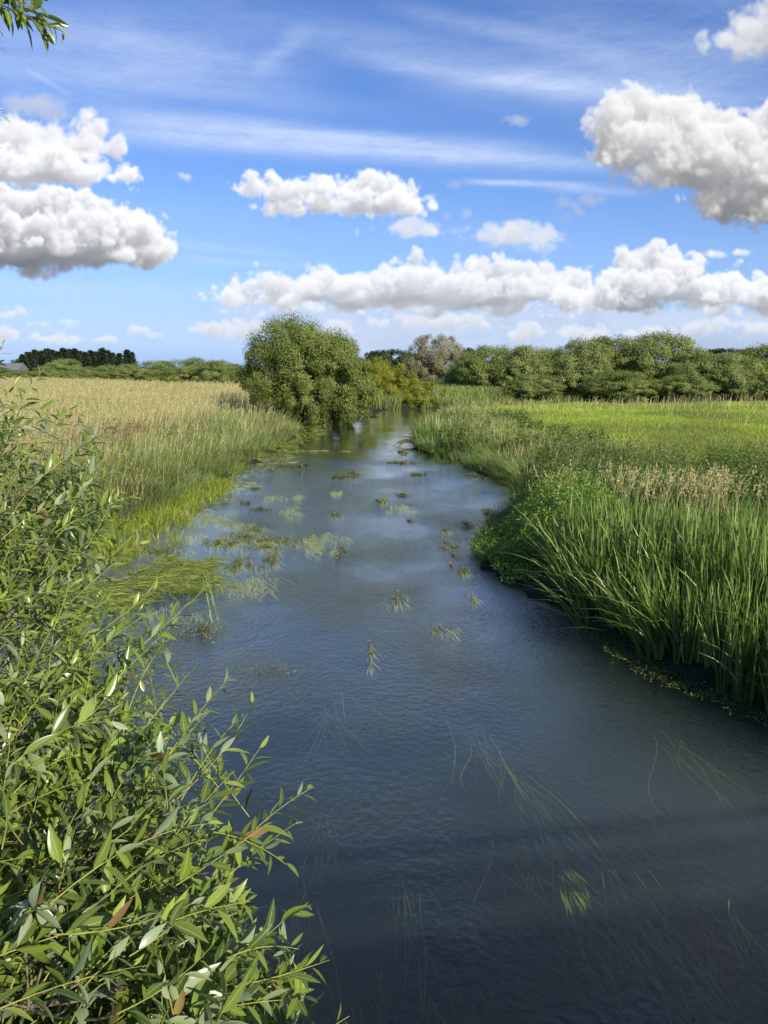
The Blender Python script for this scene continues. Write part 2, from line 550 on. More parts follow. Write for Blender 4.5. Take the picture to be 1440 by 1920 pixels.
def bezier(p0, p1, p2, n=8):
    t = np.linspace(0, 1, n)[:, None]
    return (1 - t) ** 2 * p0 + 2 * t * (1 - t) * p1 + t ** 2 * p2


def box(x0, x1, y0, y1, z0, z1):
    V = np.array([[x, y, z] for z in (z0, z1) for y in (y0, y1) for x in (x0, x1)], float)
    F = np.array([[0, 2, 3, 1], [4, 5, 7, 6], [0, 1, 5, 4], [2, 6, 7, 3], [0, 4, 6, 2], [1, 3, 7, 5]])
    return V, F, np.zeros((8, 3))


# ------------------------------------------------------------------ materials
def leaf_mat(name, ramp, rough=.5, trans=.3, back=None, rib=None, spec=.4, patch=None, patch_scale=.35, tcol=None):
    """ramp: colours picked per leaf; back: colour of the underside; rib: midrib colour; patch: second ramp colour by patches on the ground"""
    m = bpy.data.materials.new(name)
    m.use_nodes = True
    n = NT(m.node_tree)
    at = n.n('ShaderNodeAttribute', attribute_name='lf')
    sp = n.n('ShaderNodeSeparateXYZ', {0: at.outputs['Vector']})
    cr = n.n('ShaderNodeValToRGB', {0: sp.outputs[2]})
    el_ = cr.color_ramp.elements
    while len(el_) < len(ramp):
        el_.new(.5)
    for i, c in enumerate(ramp):
        el_[i].position = i / (len(ramp) - 1)
        el_[i].color = rgba(c)
    col = cr.outputs[0]
    tc = n.n('ShaderNodeTexCoord')
    if patch is not None:
        nz = n.n('ShaderNodeTexNoise', {'Vector': tc.outputs['Object'], 'Scale': patch_scale, 'Detail': 3.0})
        f = n.math('MULTIPLY', n.math('SUBTRACT', nz.outputs[0], .44), 6.0, True)
        col = n.mix(f, col, n.mix(.68, col, rgba(patch)))
    if rib is not None:
        ax = n.math('ABSOLUTE', sp.outputs[0])
        f = n.math('SUBTRACT', 1.0, n.math('MULTIPLY', ax, 7.0), True)
        col = n.mix(n.math('MULTIPLY', f, .75), col, rgba(rib))
    if back is not None:
        g = n.n('ShaderNodeNewGeometry')
        col = n.mix(g.outputs['Backfacing'], col, n.mix(.75, col, rgba(back)))
    bs = n.n('ShaderNodeBsdfPrincipled', {'Base Color': col, 'Roughness': rough, 'Specular IOR Level': spec})
    tl = n.n('ShaderNodeBsdfTranslucent', {0: n.mix(1.0, col, rgba(tcol or (1.5, 1.6, .6)), 'MULTIPLY')})
    mx = n.n('ShaderNodeMixShader', {0: trans, 1: bs.outputs[0], 2: tl.outputs[0]})
    n.n('ShaderNodeOutputMaterial', {0: mx.outputs[0]})
    return m


def plain_mat(name, c1, c2=None, scale=4.0, rough=.8, bump=0.0, detail=5.0, coords='Object'):
    m = bpy.data.materials.new(name)
    m.use_nodes = True
    n = NT(m.node_tree)
    tc = n.n('ShaderNodeTexCoord')
    nz = n.n('ShaderNodeTexNoise', {'Vector': tc.outputs[coords], 'Scale': scale, 'Detail': detail})
    f = n.math('MULTIPLY', n.math('SUBTRACT', nz.outputs[0], .35), 3.3, True)
    col = n.mix(f, rgba(c1), rgba(c2 or c1))
    bs = n.n('ShaderNodeBsdfPrincipled', {'Base Color': col, 'Roughness': rough, 'Specular IOR Level': .2})
    if bump:
        bp = n.n('ShaderNodeBump', {'Strength': bump, 'Distance': .05, 'Height': nz.outputs[0]})
        n.t.links.new(bp.outputs[0], bs.inputs['Normal'])
    n.n('ShaderNodeOutputMaterial', {0: bs.outputs[0]})
    return m


M_bark = plain_mat('bark', (.16, .12, .08), (.28, .23, .16), 30, .9, .5)
M_twig = plain_mat('young_twig', (.22, .25, .05), (.36, .36, .08), 20, .5)
M_wood = plain_mat('painted_timber', (.20, .17, .13), (.30, .26, .20), 6, .8, .2)
M_conc = plain_mat('concrete', (.30, .29, .27), (.38, .37, .34), 3, .9, .2)

# ------------------------------------------------------------------ river outline and ground
LEFT = [(-4.3, -30), (-4.3, 0), (-4.6, 4), (-5.6, 8), (-6.5, 12), (-6.35, 15.7), (-5.75, 18.9), (-5.5, 22), (-5.3, 26), (-5.0, 33), (-4.9, 41), (-5.3, 46), (-4.2, 49.5),
        (-2.2, 51), (-1.0, 54), (-.9, 60), (-.2, 64.5), (4, 66.5), (14, 70), (60, 80), (130, 92)]
RIGHT = [(130, 82), (60, 70), (14, 62), (6, 58), (3.6, 52), (2.3, 44), (1.55, 36), (1.6, 33), (2.2, 30), (3.4, 25.5), (3.9, 22.5), (3.6, 19.5), (2.5, 16.2), (1.9, 14.0), (2.25, 11.7), (2.98, 9.3),
         (3.3, 8.27), (3.9, 7.3), (4.7, 5), (5.0, 0), (5.0, -30)]
RIV = np.array(LEFT + RIGHT, float)


def sdist(x, y):
    """signed distance to the waterline: positive on land"""
    x = np.asarray(x, float)
    y = np.asarray(y, float)
    out = np.full(x.shape, 1e9)
    ins = np.zeros(x.shape, bool)
    for i in range(len(RIV)):
        ax, ay = RIV[i]
        bx, by = RIV[(i + 1) % len(RIV)]
        ex, ey = bx - ax, by - ay
        t = np.clip(((x - ax) * ex + (y - ay) * ey) / (ex * ex + ey * ey), 0, 1)
        out = np.minimum(out, (x - ax - t * ex) ** 2 + (y - ay - t * ey) ** 2)
        c = ((ay > y) != (by > y))
        with np.errstate(divide='ignore', invalid='ignore'):
            xi = ex * (y - ay) / (ey if ey != 0 else 1e-9) + ax
        ins ^= c & (x < xi)
    d = np.sqrt(out)
    return np.where(ins, -d, d)


def sstep(x):
    x = np.clip(x, 0, 1)
    return x * x * (3 - 2 * x)


def ground_z(x, y):
    s = sdist(x, y)
    s = s + .18 * np.sin(x * 2.1 + y * 1.3) + .12 * np.sin(y * 3.7 - x)
    land = .08 + .50 * sstep(s / 1.4) + .12 * sstep((s - 2) / 12) + .05 * np.sin(x * .35 + 1) * np.sin(y * .27)
    bed = .08 - 1.45 * sstep(-s / 2.4) + .10 * np.sin(x * 1.7 + y * .9) * np.sin(y * .8 - x * .4)
    return np.where(s > 0, land, np.where(x > 1.0, .08 - 1.5 * sstep(-s / 1.1), bed))


def axis(lo, hi, near_lo, near_hi, step, growth=1.16):
    a = list(np.arange(near_lo, near_hi, step))
    s = step
    while a[-1] < hi:
        s *= growth
        a.append(a[-1] + s)
    b = []
    s = step
    c = near_lo
    while c > lo:
        s *= growth
        c -= s
        b.append(c)
    return np.array(b[::-1] + a)


gx = axis(-4000, 4000, -14, 14, .28)
gy = axis(-300, 6000, -6, 74, .4)
GX, GY = np.meshgrid(gx, gy)
GZ = ground_z(GX.ravel(), GY.ravel())
V = np.stack([GX.ravel(), GY.ravel(), GZ], 1)
nx, ny = len(gx), len(gy)
idx = np.arange(nx * ny).reshape(ny, nx)
F = np.stack([idx[:-1, :-1], idx[:-1, 1:], idx[1:, 1:], idx[1:, :-1]], -1).reshape(-1, 4)
m = bpy.data.materials.new('soil_and_turf')
m.use_nodes = True
n = NT(m.node_tree)
tc = n.n('ShaderNodeTexCoord')
sp = n.n('ShaderNodeSeparateXYZ', {0: tc.outputs['Object']})
nz = n.n('ShaderNodeTexNoise', {'Vector': tc.outputs['Object'], 'Scale': .5, 'Detail': 8.0})
nz2 = n.n('ShaderNodeTexNoise', {'Vector': tc.outputs['Object'], 'Scale': 9.0, 'Detail': 6.0})
turf = n.mix(n.math('MULTIPLY', n.math('SUBTRACT', nz.outputs[0], .35), 3, True), rgba((.10, .16, .03)), rgba((.17, .20, .06)))
straw = n.mix(nz2.outputs[0], rgba((.30, .25, .12)), rgba((.16, .16, .06)))
side = n.math('MULTIPLY', n.math('ADD', sp.outputs[0], 3.0), -.5, True)
turf = n.mix(side, turf, straw)
mud = n.mix(nz2.outputs[0], rgba((.018, .019, .011)), rgba((.042, .044, .024)))
f = n.math('MULTIPLY', n.math('SUBTRACT', sp.outputs[2], .28), 6, True)
col = n.mix(f, mud, turf)
bp = n.n('ShaderNodeBump', {'Strength': .6, 'Distance': .08, 'Height': nz2.outputs[0]})
bs = n.n('ShaderNodeBsdfPrincipled', {'Base Color': col, 'Roughness': .9, 'Specular IOR Level': .1, 'Normal': bp.outputs[0]})
n.n('ShaderNodeOutputMaterial', {0: bs.outputs[0]})
g = mesh('ground', V, F, m, smooth=True)
tag(g, 'flat floodplain meadow ground cut by the river channel', 'ground', kind='structure')

# water: a closed body, its surface at z = 0
m = bpy.data.materials.new('river_water')
m.use_nodes = True
n = NT(m.node_tree)
tc = n.n('ShaderNodeTexCoord')
mp = n.n('ShaderNodeMapping', {0: tc.outputs['Object'], 3: (1.0, .75, 1.0)})
wp = n.n('ShaderNodeTexNoise', {'Vector': mp.outputs[0], 'Scale': .7, 'Detail': 2.0})
wv = n.mix(.35, mp.outputs[0], wp.outputs[1])
n1 = n.n('ShaderNodeTexNoise', {'Vector': wv, 'Scale': 3.2, 'Detail': 4.0, 'Roughness': .55})
n2 = n.n('ShaderNodeTexNoise', {'Vector': mp.outputs[0], 'Scale': 17.0, 'Detail': 4.0, 'Roughness': .6})
n3 = n.n('ShaderNodeTexNoise', {'Vector': mp.outputs[0], 'Scale': .45, 'Detail': 2.0})
calm = n.math('ADD', .45, n.math('MULTIPLY', n.math('SUBTRACT', n3.outputs[0], .40), 4.0, True))
h = n.math('ADD', n.math('MULTIPLY', n1.outputs[0], .45), n.math('MULTIPLY', n2.outputs[0], .38))
spw = n.n('ShaderNodeSeparateXYZ', {0: tc.outputs['Object']})
glide = n.math('SUBTRACT', 1.0, n.math('MULTIPLY', n.math('SUBTRACT', spw.outputs[1], 16.0), .045, True))
glide = n.math('MAXIMUM', glide, .12)      # the upper reach is a smooth glide
glide = n.math('MULTIPLY', glide, n.math('ADD', .5, n.math('MULTIPLY', n.math('SUBTRACT', spw.outputs[1], 4.5), .12, True)))
h = n.math('MULTIPLY', n.math('MULTIPLY', h, calm), glide)
bp = n.n('ShaderNodeBump', {'Strength': 1.0, 'Distance': .06, 'Height': h})
fr = n.n('ShaderNodeFresnel', {'IOR': 1.345, 'Normal': bp.outputs[0]})
gl = n.n('ShaderNodeBsdfGlossy', {'Color': (1, 1, 1, 1), 'Roughness': .02, 'Normal': bp.outputs[0]})
tr = n.n('ShaderNodeBsdfTransparent', {0: (.93, .97, .97, 1)})
gb = n.n('ShaderNodeNewGeometry')
fw_ = n.math('MULTIPLY', n.math('MINIMUM', n.math('MULTIPLY', n.math('POWER', fr.outputs[0], 1.22), 2.8), .94), n.math('SUBTRACT', 1.0, gb.outputs['Backfacing']))
mx = n.n('ShaderNodeMixShader', {0: fw_, 1: tr.outputs[0], 2: gl.outputs[0]})
vol = n.n('ShaderNodeVolumePrincipled', {'Color': (.215, .295, .275, 1), 'Density': .6, 'Anisotropy': .3})
n.n('ShaderNodeOutputMaterial', {0: mx.outputs[0], 1: vol.outputs[0]})
V, F, A = box(-60, 150, -30, 100, -2.2, 0.0)
wt = mesh('water', V, F, m)
tag(wt, 'slow clear river with weed under its blue rippled surface', 'river', kind='structure')

# ------------------------------------------------------------------ the road bridge the photographer stands on (its rails shade the near water)
BR = R(9.5)
br = empty('footbridge', (0, -.30, 0), BR)
tag(br, 'timber and concrete bridge behind the viewer whose rails shade the near water', 'bridge')
bg_ = Bag(); bg_.add(*box(-9, 9, -3.4, -.06, 1.55, 1.95)); bg_.build('deck', M_conc, br)
bb = Bag(); bb.add(*box(-9, 9, -.10, -.05, 1.953, 2.50)); bb.build('parapet_board', M_wood, br)
for zz in (3.02, 2.82, 2.68):
    bb = Bag(); bb.add(*box(-9, 9, -.10, -.02, zz - .025, zz + .025)); bb.build('rail', M_wood, br)
for i in range(-2, 3):
    bb = Bag(); bb.add(*box(i * 4.2 - 2.6, i * 4.2 - 2.5, -.22, -.104, 1.95, 3.06)); bb.build('post', M_wood, br)

# ------------------------------------------------------------------ grasses and herbs of the banks
M_green = leaf_mat('green_grass', [(.17, .25, .05), (.24, .33, .08), (.33, .41, .13), (.42, .46, .22)], .5, .35, patch=(.18, .17, .07), spec=.25)
M_lush = leaf_mat('meadow_grass', [(.29, .37, .05), (.41, .50, .07), (.53, .58, .14)], .6, .35, patch=(.20, .22, .08), patch_scale=.12, spec=.15)
M_dry = leaf_mat('dry_grass', [(.34, .33, .12), (.50, .45, .20), (.64, .56, .30)], .7, .3, patch=(.20, .28, .07), patch_scale=.16, spec=.1, tcol=(1.1, 1.0, .7))
M_seed = leaf_mat('seed_head', [(.36, .31, .12), (.52, .465, .20), (.68, .61, .33)], .8, .25, spec=.05, tcol=(1.0, .95, .8))
M_rust = leaf_mat('rusty_seed_head', [(.20, .15, .07), (.27, .20, .10), (.30, .28, .13)], .8, .2, spec=.05, tcol=(1.0, .9, .7))
M_herb = leaf_mat('herb_leaf', [(.08, .13, .025), (.13, .19, .04), (.20, .26, .07)], .5, .3, spec=.3)
M_cress = leaf_mat('cress_leaf', [(.085, .15, .022), (.17, .275, .035), (.32, .44, .07)], .4, .35, spec=.4)
M_iris = leaf_mat('iris_leaf', [(.09, .145, .035), (.165, .24, .055), (.29, .38, .10), (.46, .54, .20)], .36, .3, spec=.45)
M_weed = leaf_mat('water_weed', [(.17, .21, .025), (.30, .36, .04), (.46, .48, .09)], .45, .3, spec=.4)
M_crow = leaf_mat('crowfoot', [(.04, .045, .02), (.09, .09, .03), (.18, .18, .05), (.30, .31, .08)], .45, .15, spec=.5)
M_sub = leaf_mat('submerged_weed', [(.08, .10, .03), (.16, .18, .05), (.26, .28, .08)], .6, .1, spec=.1)
M_pale = leaf_mat('pale_streamers', [(.22, .25, .07), (.34, .38, .11), (.46, .48, .16)], .6, .15, spec=.15)
M_flower = leaf_mat('white_petals', [(.75, .75, .70), (.85, .85, .82)], .6, .3, spec=.2, tcol=(1, 1, 1))


def sample(n, y0, y1, pw, left, right, g=rng):
    """random ground points, denser close to the viewer; x between left(y), right(y)"""
    u = g.random(n)
    q = 1 - pw
    y = (y0 ** q + u * (y1 ** q - y0 ** q)) ** (1 / q)
    x = left(y) + g.random(n) * (right(y) - left(y))
    return x, y


def inpoly(x, y, poly):
    P = np.array(poly, float)
    ins = np.zeros(np.shape(x), bool)
    for i in range(len(P)):
        ax, ay = P[i]
        bx, by = P[(i + 1) % len(P)]
        c = ((ay > y) != (by > y))
        with np.errstate(divide='ignore', invalid='ignore'):
            xi = (bx - ax) * (y - ay) / ((by - ay) if by != ay else 1e-9) + ax
        ins ^= c & (x < xi)
    return ins


def vnoise(x, y, s, seed=0):
    r = 0
    for k, (a, b, c, d) in enumerate([(1.3, .7, 2.1, 0), (.8, -1.9, .4, 1), (2.7, 1.1, 5, 2), (-1.6, 2.9, 1, 3)]):
        r = r + np.sin(x * a / s + y * b / s + c + seed * 1.7 + 1.3 * np.sin(y * .9 / s + d + seed))
    return r / 4


mid = lambda y: np.interp(y, [0, 10, 20, 40, 60, 75], [0, -1.5, -1, -1, 1, 3])
edgeL = lambda y: -(0.68 * y + 5)
edgeR = lambda y: 0.56 * y + 4


def stalks(P, H, W, az, lean, curve, head, headw, rnd, matg, math_, name, label, extra=None):
    pass


def grass_stuff(name, label, cat, P, H, W, mat, lean=.15, curve=.25, az=None, segs=3, taper=.7, heads=None, leaf_bias=None, rnd=None):
    n = len(P)
    az = rng.uniform(0, 2 * math.pi, n) if az is None else az
    b = Bag()
    b.add(*blades(P, H, W, az, np.abs(rng.normal(lean, lean * .6, n)), np.abs(rng.normal(curve, curve * .7, n)), segs, taper, rnd=rnd))
    o = b.build(name, mat)
    tag(o, label, cat, kind='stuff')
    return o


def heads_on(P, H, W, L, az, lean, n_per, mat, name, label, cat, spread=.22):
    """feathery flowering heads on thin stems: little cards up the top of each stem"""
    n = len(P)
    b = Bag()
    crv = rng.uniform(.05, .25, n)
    b.add(*blades(P, H, W, az, lean, crv, 4, .35, rnd=rng.random(n)))
    d = np.stack([np.cos(az), np.sin(az), np.zeros(n)], 1)
    for k in range(n_per):
        t = 1 - (k + rng.random(n)) / n_per * (L / H)
        hor = lean * t + crv * t ** 2.2
        ver = t * np.sqrt(np.maximum(1 - (lean * .8) ** 2, .2)) - crv * .45 * t ** 3
        c = P + H[:, None] * (hor[:, None] * d + ver[:, None] * np.array([0, 0, 1]))
        dd = unit(d * .5 + np.array([0, 0, .8]) + rng.normal(0, .35, (n, 3)))
        b.add(*cards(c, dd, rvec(n), L * spread * rng.uniform(.7, 1.3, n), np.maximum(W * 1.6, L * spread * .3), rnd=rng.random(n)))
    return tag(b.build(name, mat), label, cat, kind='stuff')


def lod(y, near, k=.00075):
    return np.maximum(near, k * y)


def put(x, y, dz=0.0):
    return np.stack([x, y, ground_z(x, y) + dz], 1)


# --- left bank
BROWN = [(-12.5, 23), (-8.6, 23), (-8.2, 26.5), (-9.4, 29.5), (-12.5, 29)]
x, y = sample(170000, 6, 46, .99, edgeL, lambda y: mid(y))
s = sdist(x, y)
k = (s > -.4) & (s < 17 + 3.0 * vnoise(x, y, 2.0)) & (x < -2)
x, y, s = x[k], y[k], s[k]
# dense tussocks along the edge
H = (.42 + .36 * rng.random(len(x))) * (1 + .5 * vnoise(x, y, .45) + .25 * vnoise(x, y, 1.3, 9)) * np.where(s < .5, .9, 1)
azr = rng.normal(0, 1.1, len(x)) + 1.6 * vnoise(x, y, .8, 12)
grass_stuff('bank_grass', 'lush green grass leaning over the left bank of the river', 'grass', put(x, y, -.03), H, lod(y, .011), M_green, .36, .65, azr, segs=4, rnd=np.clip(.45 + .5 * vnoise(x, y, .7, 15) + rng.normal(0, .22, len(x)), 0, 1))
x, y = sample(52000, 6, 48, .9, edgeL, mid)
s = sdist(x, y)
k = (s > .1) & (s < 9) & (rng.random(len(x)) < .30 + .4 * sstep((s - 2) / 7) + .3 * vnoise(x, y, 1.2, 2)) & (x < -2)
x, y, s = x[k], y[k], s[k]
heads_on(put(x, y), .55 + .35 * rng.random(len(x)), lod(y, .005, .0005), rng.uniform(.12, .22, len(x)), rng.normal(.2, .9, len(x)), np.abs(rng.normal(.15, .1, len(x))), 6,
         M_seed, 'flowering_grass', 'pale flowering grass heads above the green left bank', 'grass')
# the dry reed grass meadow behind
x, y = sample(270000, 8, 190, .75, edgeL, lambda y: np.where(y < 48, mid(y), np.minimum(-3.0, -3 - .0 * y)))
s = sdist(x, y)
k = (s > 4.5 + 2.5 * vnoise(x, y, 2.0)) & (rng.random(len(x)) < .12 + .88 * sstep((s - 6) / 19)) & (x < -2.5) & ~((y > 43) & (y < 53) & (x > -10))
x, y, s = x[k], y[k], s[k]
H = (.75 + .35 * rng.random(len(x))) * (1 + .12 * vnoise(x, y, 1.5, 3))
grass_stuff('reed_meadow', 'straw coloured reed grass meadow spread behind the left bank', 'dry grass', put(x, y), H, lod(y, .010, .00065), M_dry, .12, .25, rng.normal(.3, 1.2, len(x)))
x, y = sample(60000, 8, 190, .8, edgeL, lambda y: np.where(y < 48, mid(y), -3))
s = sdist(x, y)
k = (s > 4) & (x < -2.5) & ~((y > 43) & (y < 53) & (x > -10))
x, y = x[k], y[k]
heads_on(put(x, y), .95 + .35 * rng.random(len(x)), lod(y, .005, .0005), rng.uniform(.16, .28, len(x)), rng.normal(.2, .8, len(x)), np.abs(rng.normal(.1, .08, len(x))), 4,
         M_seed, 'reed_plume', 'sandy plumes standing over the straw coloured meadow', 'dry grass')
x, y = sample(2400, 18, 34, .5, lambda y: -15 + 0 * y, lambda y: -6.5 + 0 * y)
k = inpoly(x + .6 * vnoise(x, y, .9), y + .8 * vnoise(x, y, 1.1, 5), BROWN)
x, y = x[k], y[k]
heads_on(put(x, y), .85 + .25 * rng.random(len(x)), lod(y, .006), rng.uniform(.2, .3, len(x)), rng.normal(.2, 1.5, len(x)), np.abs(rng.normal(.1, .08, len(x))), 8,
         M_rust, 'dock_patch', 'rusty brown dock seed stalks in the left bank grass', 'wild plant')

# --- right bank
IRIS = [(2.75, 12.2), (2.6, 10.9), (2.9, 9.55), (3.25, 8.35), (3.75, 7.45), (4.5, 5.6), (10, 5.3), (11, 9.5), (8.0, 10.6), (5.0, 11.2), (3.4, 12.2)]
x, y = sample(420000, 20, 84, .7, lambda y: mid(y) + 1.5, edgeR)
s = sdist(x, y)
k = (s > 2.2 + vnoise(x, y, 1.2)) & (x > 2)
x, y, s = x[k], y[k], s[k]
k = rng.random(len(x)) < .75
x, y, s = x[k], y[k], s[k]
H = (.11 + .11 * rng.random(len(x))) * (1 + .4 * vnoise(x, y, 2.5)) * np.where(s < 5, 1.5, 1)
grass_stuff('meadow_grass', 'bright green meadow grass reaching back to the willow thicket', 'grass', put(x, y), H, lod(y, .010, .0008), M_lush, .15, .3, segs=2)
x, y = sample(80000, 16, 76, .8, lambda y: mid(y) + .5, edgeR)
s = sdist(x, y)
far = sstep((y - 38) / 18)
k = (s > .2) & (x > 1.2) & (rng.random(len(x)) < np.where(s < 4, .12 + .2 * vnoise(x, y, 1, 4), .0 + .10 * far + .06 * vnoise(x, y, 3, 4)))
x, y, s = x[k], y[k], s[k]
heads_on(put(x, y), .38 + .35 * rng.random(len(x)) + .15 * (s < 4), lod(y, .005, .0005), rng.uniform(.10, .2, len(x)), rng.normal(.2, 1.2, len(x)), np.abs(rng.normal(.12, .1, len(x))), 4,
         M_seed, 'meadow_seed_grass', 'thin buff seed heads scattered over the right meadow', 'grass')
# rough fringe along the water
x, y = sample(120000, 13, 62, .9, lambda y: mid(y), lambda y: mid(y) + 12)
s = sdist(x, y)
k = (s > -.25) & (s < 3.4 + 1.2 * vnoise(x, y, 1.1)) & (x > .8) & ~inpoly(x, y, IRIS)
x, y, s = x[k], y[k], s[k]
H = (.25 + .34 * rng.random(len(x))) * (1 + .55 * vnoise(x, y, .5, 6) + .3 * vnoise(x, y, 1.4, 9))
grass_stuff('fringe_grass', 'rough tangled grass hanging over the right bank edge', 'grass', put(x, y, -.03), H, lod(y, .011), M_green, .38, .6, rng.normal(math.pi, 1.1, len(x)) + 1.5 * vnoise(x, y, .8, 2), rnd=np.clip(.42 + .5 * vnoise(x, y, .7, 25) + rng.normal(0, .22, len(x)), 0, 1))


def herbs(x, y, H, mat, name, label, cat, nleaf=26, size=.05, kind='stuff', wl=.45, up=.2):
    n = len(x)
    P = put(x, y)
    b = Bag()
    for k in range(nleaf):
        t = (k + rng.random(n)) / nleaf
        a = rng.uniform(0, 2 * math.pi, n)
        r = H * .16 * (1.05 - t ** 2)
        dirv = np.stack([np.cos(a), np.sin(a), np.full(n, up)], 1)
        c = P + np.stack([np.cos(a) * r * .5, np.sin(a) * r * .5, H * (.12 + .88 * t)], 1)
        sz = size * rng.uniform(.6, 1.3, n) * (1.15 - .5 * t)
        b.add(*cards(c, dirv + rng.normal(0, .3, (n, 3)), np.array([0, 0, 1.0]) + rng.normal(0, .45, (n, 3)), sz, sz * wl, rnd=np.clip(rng.normal(.35 + .35 * t, .2), 0, 1)))
    o = b.build(name, mat)
    if kind:
        tag(o, label, cat, kind=kind)
    return o


# olive herbs between meadow and iris bed
x, y = sample(42000, 10.5, 27, .4, lambda y: mid(y) + 1, edgeR)
s = sdist(x, y)
lim = np.interp(x, [2, 5, 8, 12, 20], [27, 24, 21, 21, 23])
k = (s > .8) & (x > 2.4) & (y < lim + 2.2 * vnoise(x, y, 1.5)) & (y > np.interp(x, [3, 6, 9], [15.3, 14.2, 11.5])) & ~inpoly(x, y, IRIS)
k &= rng.random(len(x)) < .35 + .9 * vnoise(x, y, 1.0, 8)
x, y = x[k], y[k]
herbs(x, y, (.55 + .3 * rng.random(len(x))) * (1 + .2 * vnoise(x, y, .8)), M_herb, 'nettle_bed', 'dark olive nettles and herbs edging the right meadow', 'wild plants', 22, .085)
x, y = sample(26000, 15, 44, .8, lambda y: mid(y) + 1, lambda y: mid(y) + 11)
s = sdist(x, y)
k = (s > .2) & (s < 5.5) & (x > 1.5) & (rng.random(len(x)) < -.05 + 1.3 * vnoise(x, y, 1.0, 18))
x, y = x[k], y[k]
herbs(x, y, (.35 + .35 * rng.random(len(x))) * (1 + .3 * vnoise(x, y, .5)), M_herb, 'bank_herbs', 'dark leafy herb patches among the rough grass of the right bank', 'wild plants', 12, .085 * (1 + y * .02), up=.4)
# tall dry grass behind the iris bed
x, y = sample(6500, 10.5, 17, .5, lambda y: 2.6 + 0 * y, edgeR)
k = (sdist(x, y) > .9) & (y > np.interp(x, [2.6, 4.5, 7, 9], [13.2, 12.3, 11.4, 11])) & (y < np.interp(x, [2.6, 4, 7, 10], [14.6, 14.8, 14.0, 12.6])) & (rng.random(len(x)) < .4 + 1.3 * vnoise(x, y, .6, 3) - .5 * sstep((x - 5.5) / 2))
x, y = x[k], y[k]
heads_on(put(x, y), .9 + .35 * rng.random(len(x)), np.full(len(x), .005), rng.uniform(.18, .32, len(x)), rng.normal(0, 1.6, len(x)), np.abs(rng.normal(.12, .1, len(x))), 10,
         M_seed, 'canary_grass', 'tall buff canary grass with feathery heads behind the iris bed', 'dry grass', .2)
# iris bed
x = rng.uniform(1.6, 11, 7500)
y = rng.uniform(5.2, 13.2, 7500)
s = sdist(x, y)
k = inpoly(x, y, IRIS) & (s > -.05)
k &= rng.random(len(x)) < np.clip(1.0 - (s - .6) * .22, .28, 1) * (.8 + .35 * vnoise(x, y, .28, 3))
x, y, s = x[k], y[k], s[k]
NS = len(x)
print('iris shoots', NS)
nb = 7
sh = np.repeat(np.arange(NS), nb)
fan = rng.uniform(0, math.pi, NS)[sh]
q = np.tile(np.linspace(-1, 1, nb), NS) + rng.normal(0, .15, NS * nb)
P = put(x, y)[sh]
P[:, 2] = np.maximum(P[:, 2], -.05)
P[:, :2] += np.stack([np.cos(fan), np.sin(fan)], 1) * (q * .035)[:, None]
e_ = (np.exp(-np.maximum(s, 0) / .5) * (y > 8.4))[sh] * (rng.random(NS) < .5)[sh]
H = (rng.uniform(.82, 1.22, NS) * (1 + .10 * vnoise(x, y, .5)))[sh] * (1 - .28 * np.abs(q)) * rng.uniform(.85, 1.08, NS * nb)
ln = np.abs(q) * rng.uniform(.06, .30, NS)[sh] + np.abs(rng.normal(0, .03, NS * nb))
cv = np.where(rng.random(NS * nb) < .12, rng.uniform(.15, .7, NS * nb), np.abs(rng.normal(.03, .04, NS * nb)))
azr = np.where(q > 0, fan, fan + math.pi)
sway = rng.random(NS * nb) < e_ * 1.1
azr = np.where(sway, rng.normal(math.pi * 1.03, .4, NS * nb), azr)
ln = ln + sway * rng.uniform(.05, .42, NS * nb)
cv = cv + sway * rng.uniform(0, .22, NS * nb)
tone = np.clip(rng.normal(.42, .16, NS)[sh] + rng.normal(0, .18, NS * nb), 0, 1)
dead = rng.random(NS * nb) < .035
wd = rng.uniform(.020, .038, NS * nb)
for nm, kk, mt, lb, kt in (('iris_bed', ~dead, M_iris, 'dense bed of tall sword-shaped iris leaves on the near right bank', 'iris leaves'),
                           ('withered_iris', dead, M_dry, 'straw-brown withered blades scattered through the near iris bed', 'iris leaves')):
    b = Bag()
    b.add(*blades(P[kk], H[kk] * (1 if nm == 'iris_bed' else .8), wd[kk], azr[kk], ln[kk], cv[kk] + (0 if nm == 'iris_bed' else .3), 5, .45, rnd=tone[kk]))
    tag(b.build(nm, mt), lb, kt, kind='stuff')


def clump(name, label, cat, cx, cyy, n, r, h, mat, wid=.025, group=None, lean=.25, curve=.08, z=None, part='leaf_fan', segs=5, azm=None):
    root = empty(name, (cx, cyy, 0))
    tag(root, label, cat, group)
    a = rng.uniform(0, 6.28, n)
    rr = r * np.sqrt(rng.random(n))
    P = np.stack([rr * np.cos(a), rr * np.sin(a), np.full(n, -.08 if z is None else z)], 1)
    H = h * rng.uniform(.65, 1.0, n)
    az_ = a + rng.normal(0, .5, n) if azm is None else rng.normal(azm, .7, n)
    b = Bag()
    b.add(*blades(P, H, rng.uniform(.7, 1.1, n) * wid, az_, np.abs(rng.normal(lean, lean * .5, n)), np.abs(rng.normal(curve, curve, n)), segs, .5))
    b.build(part, mat, root)
    return root


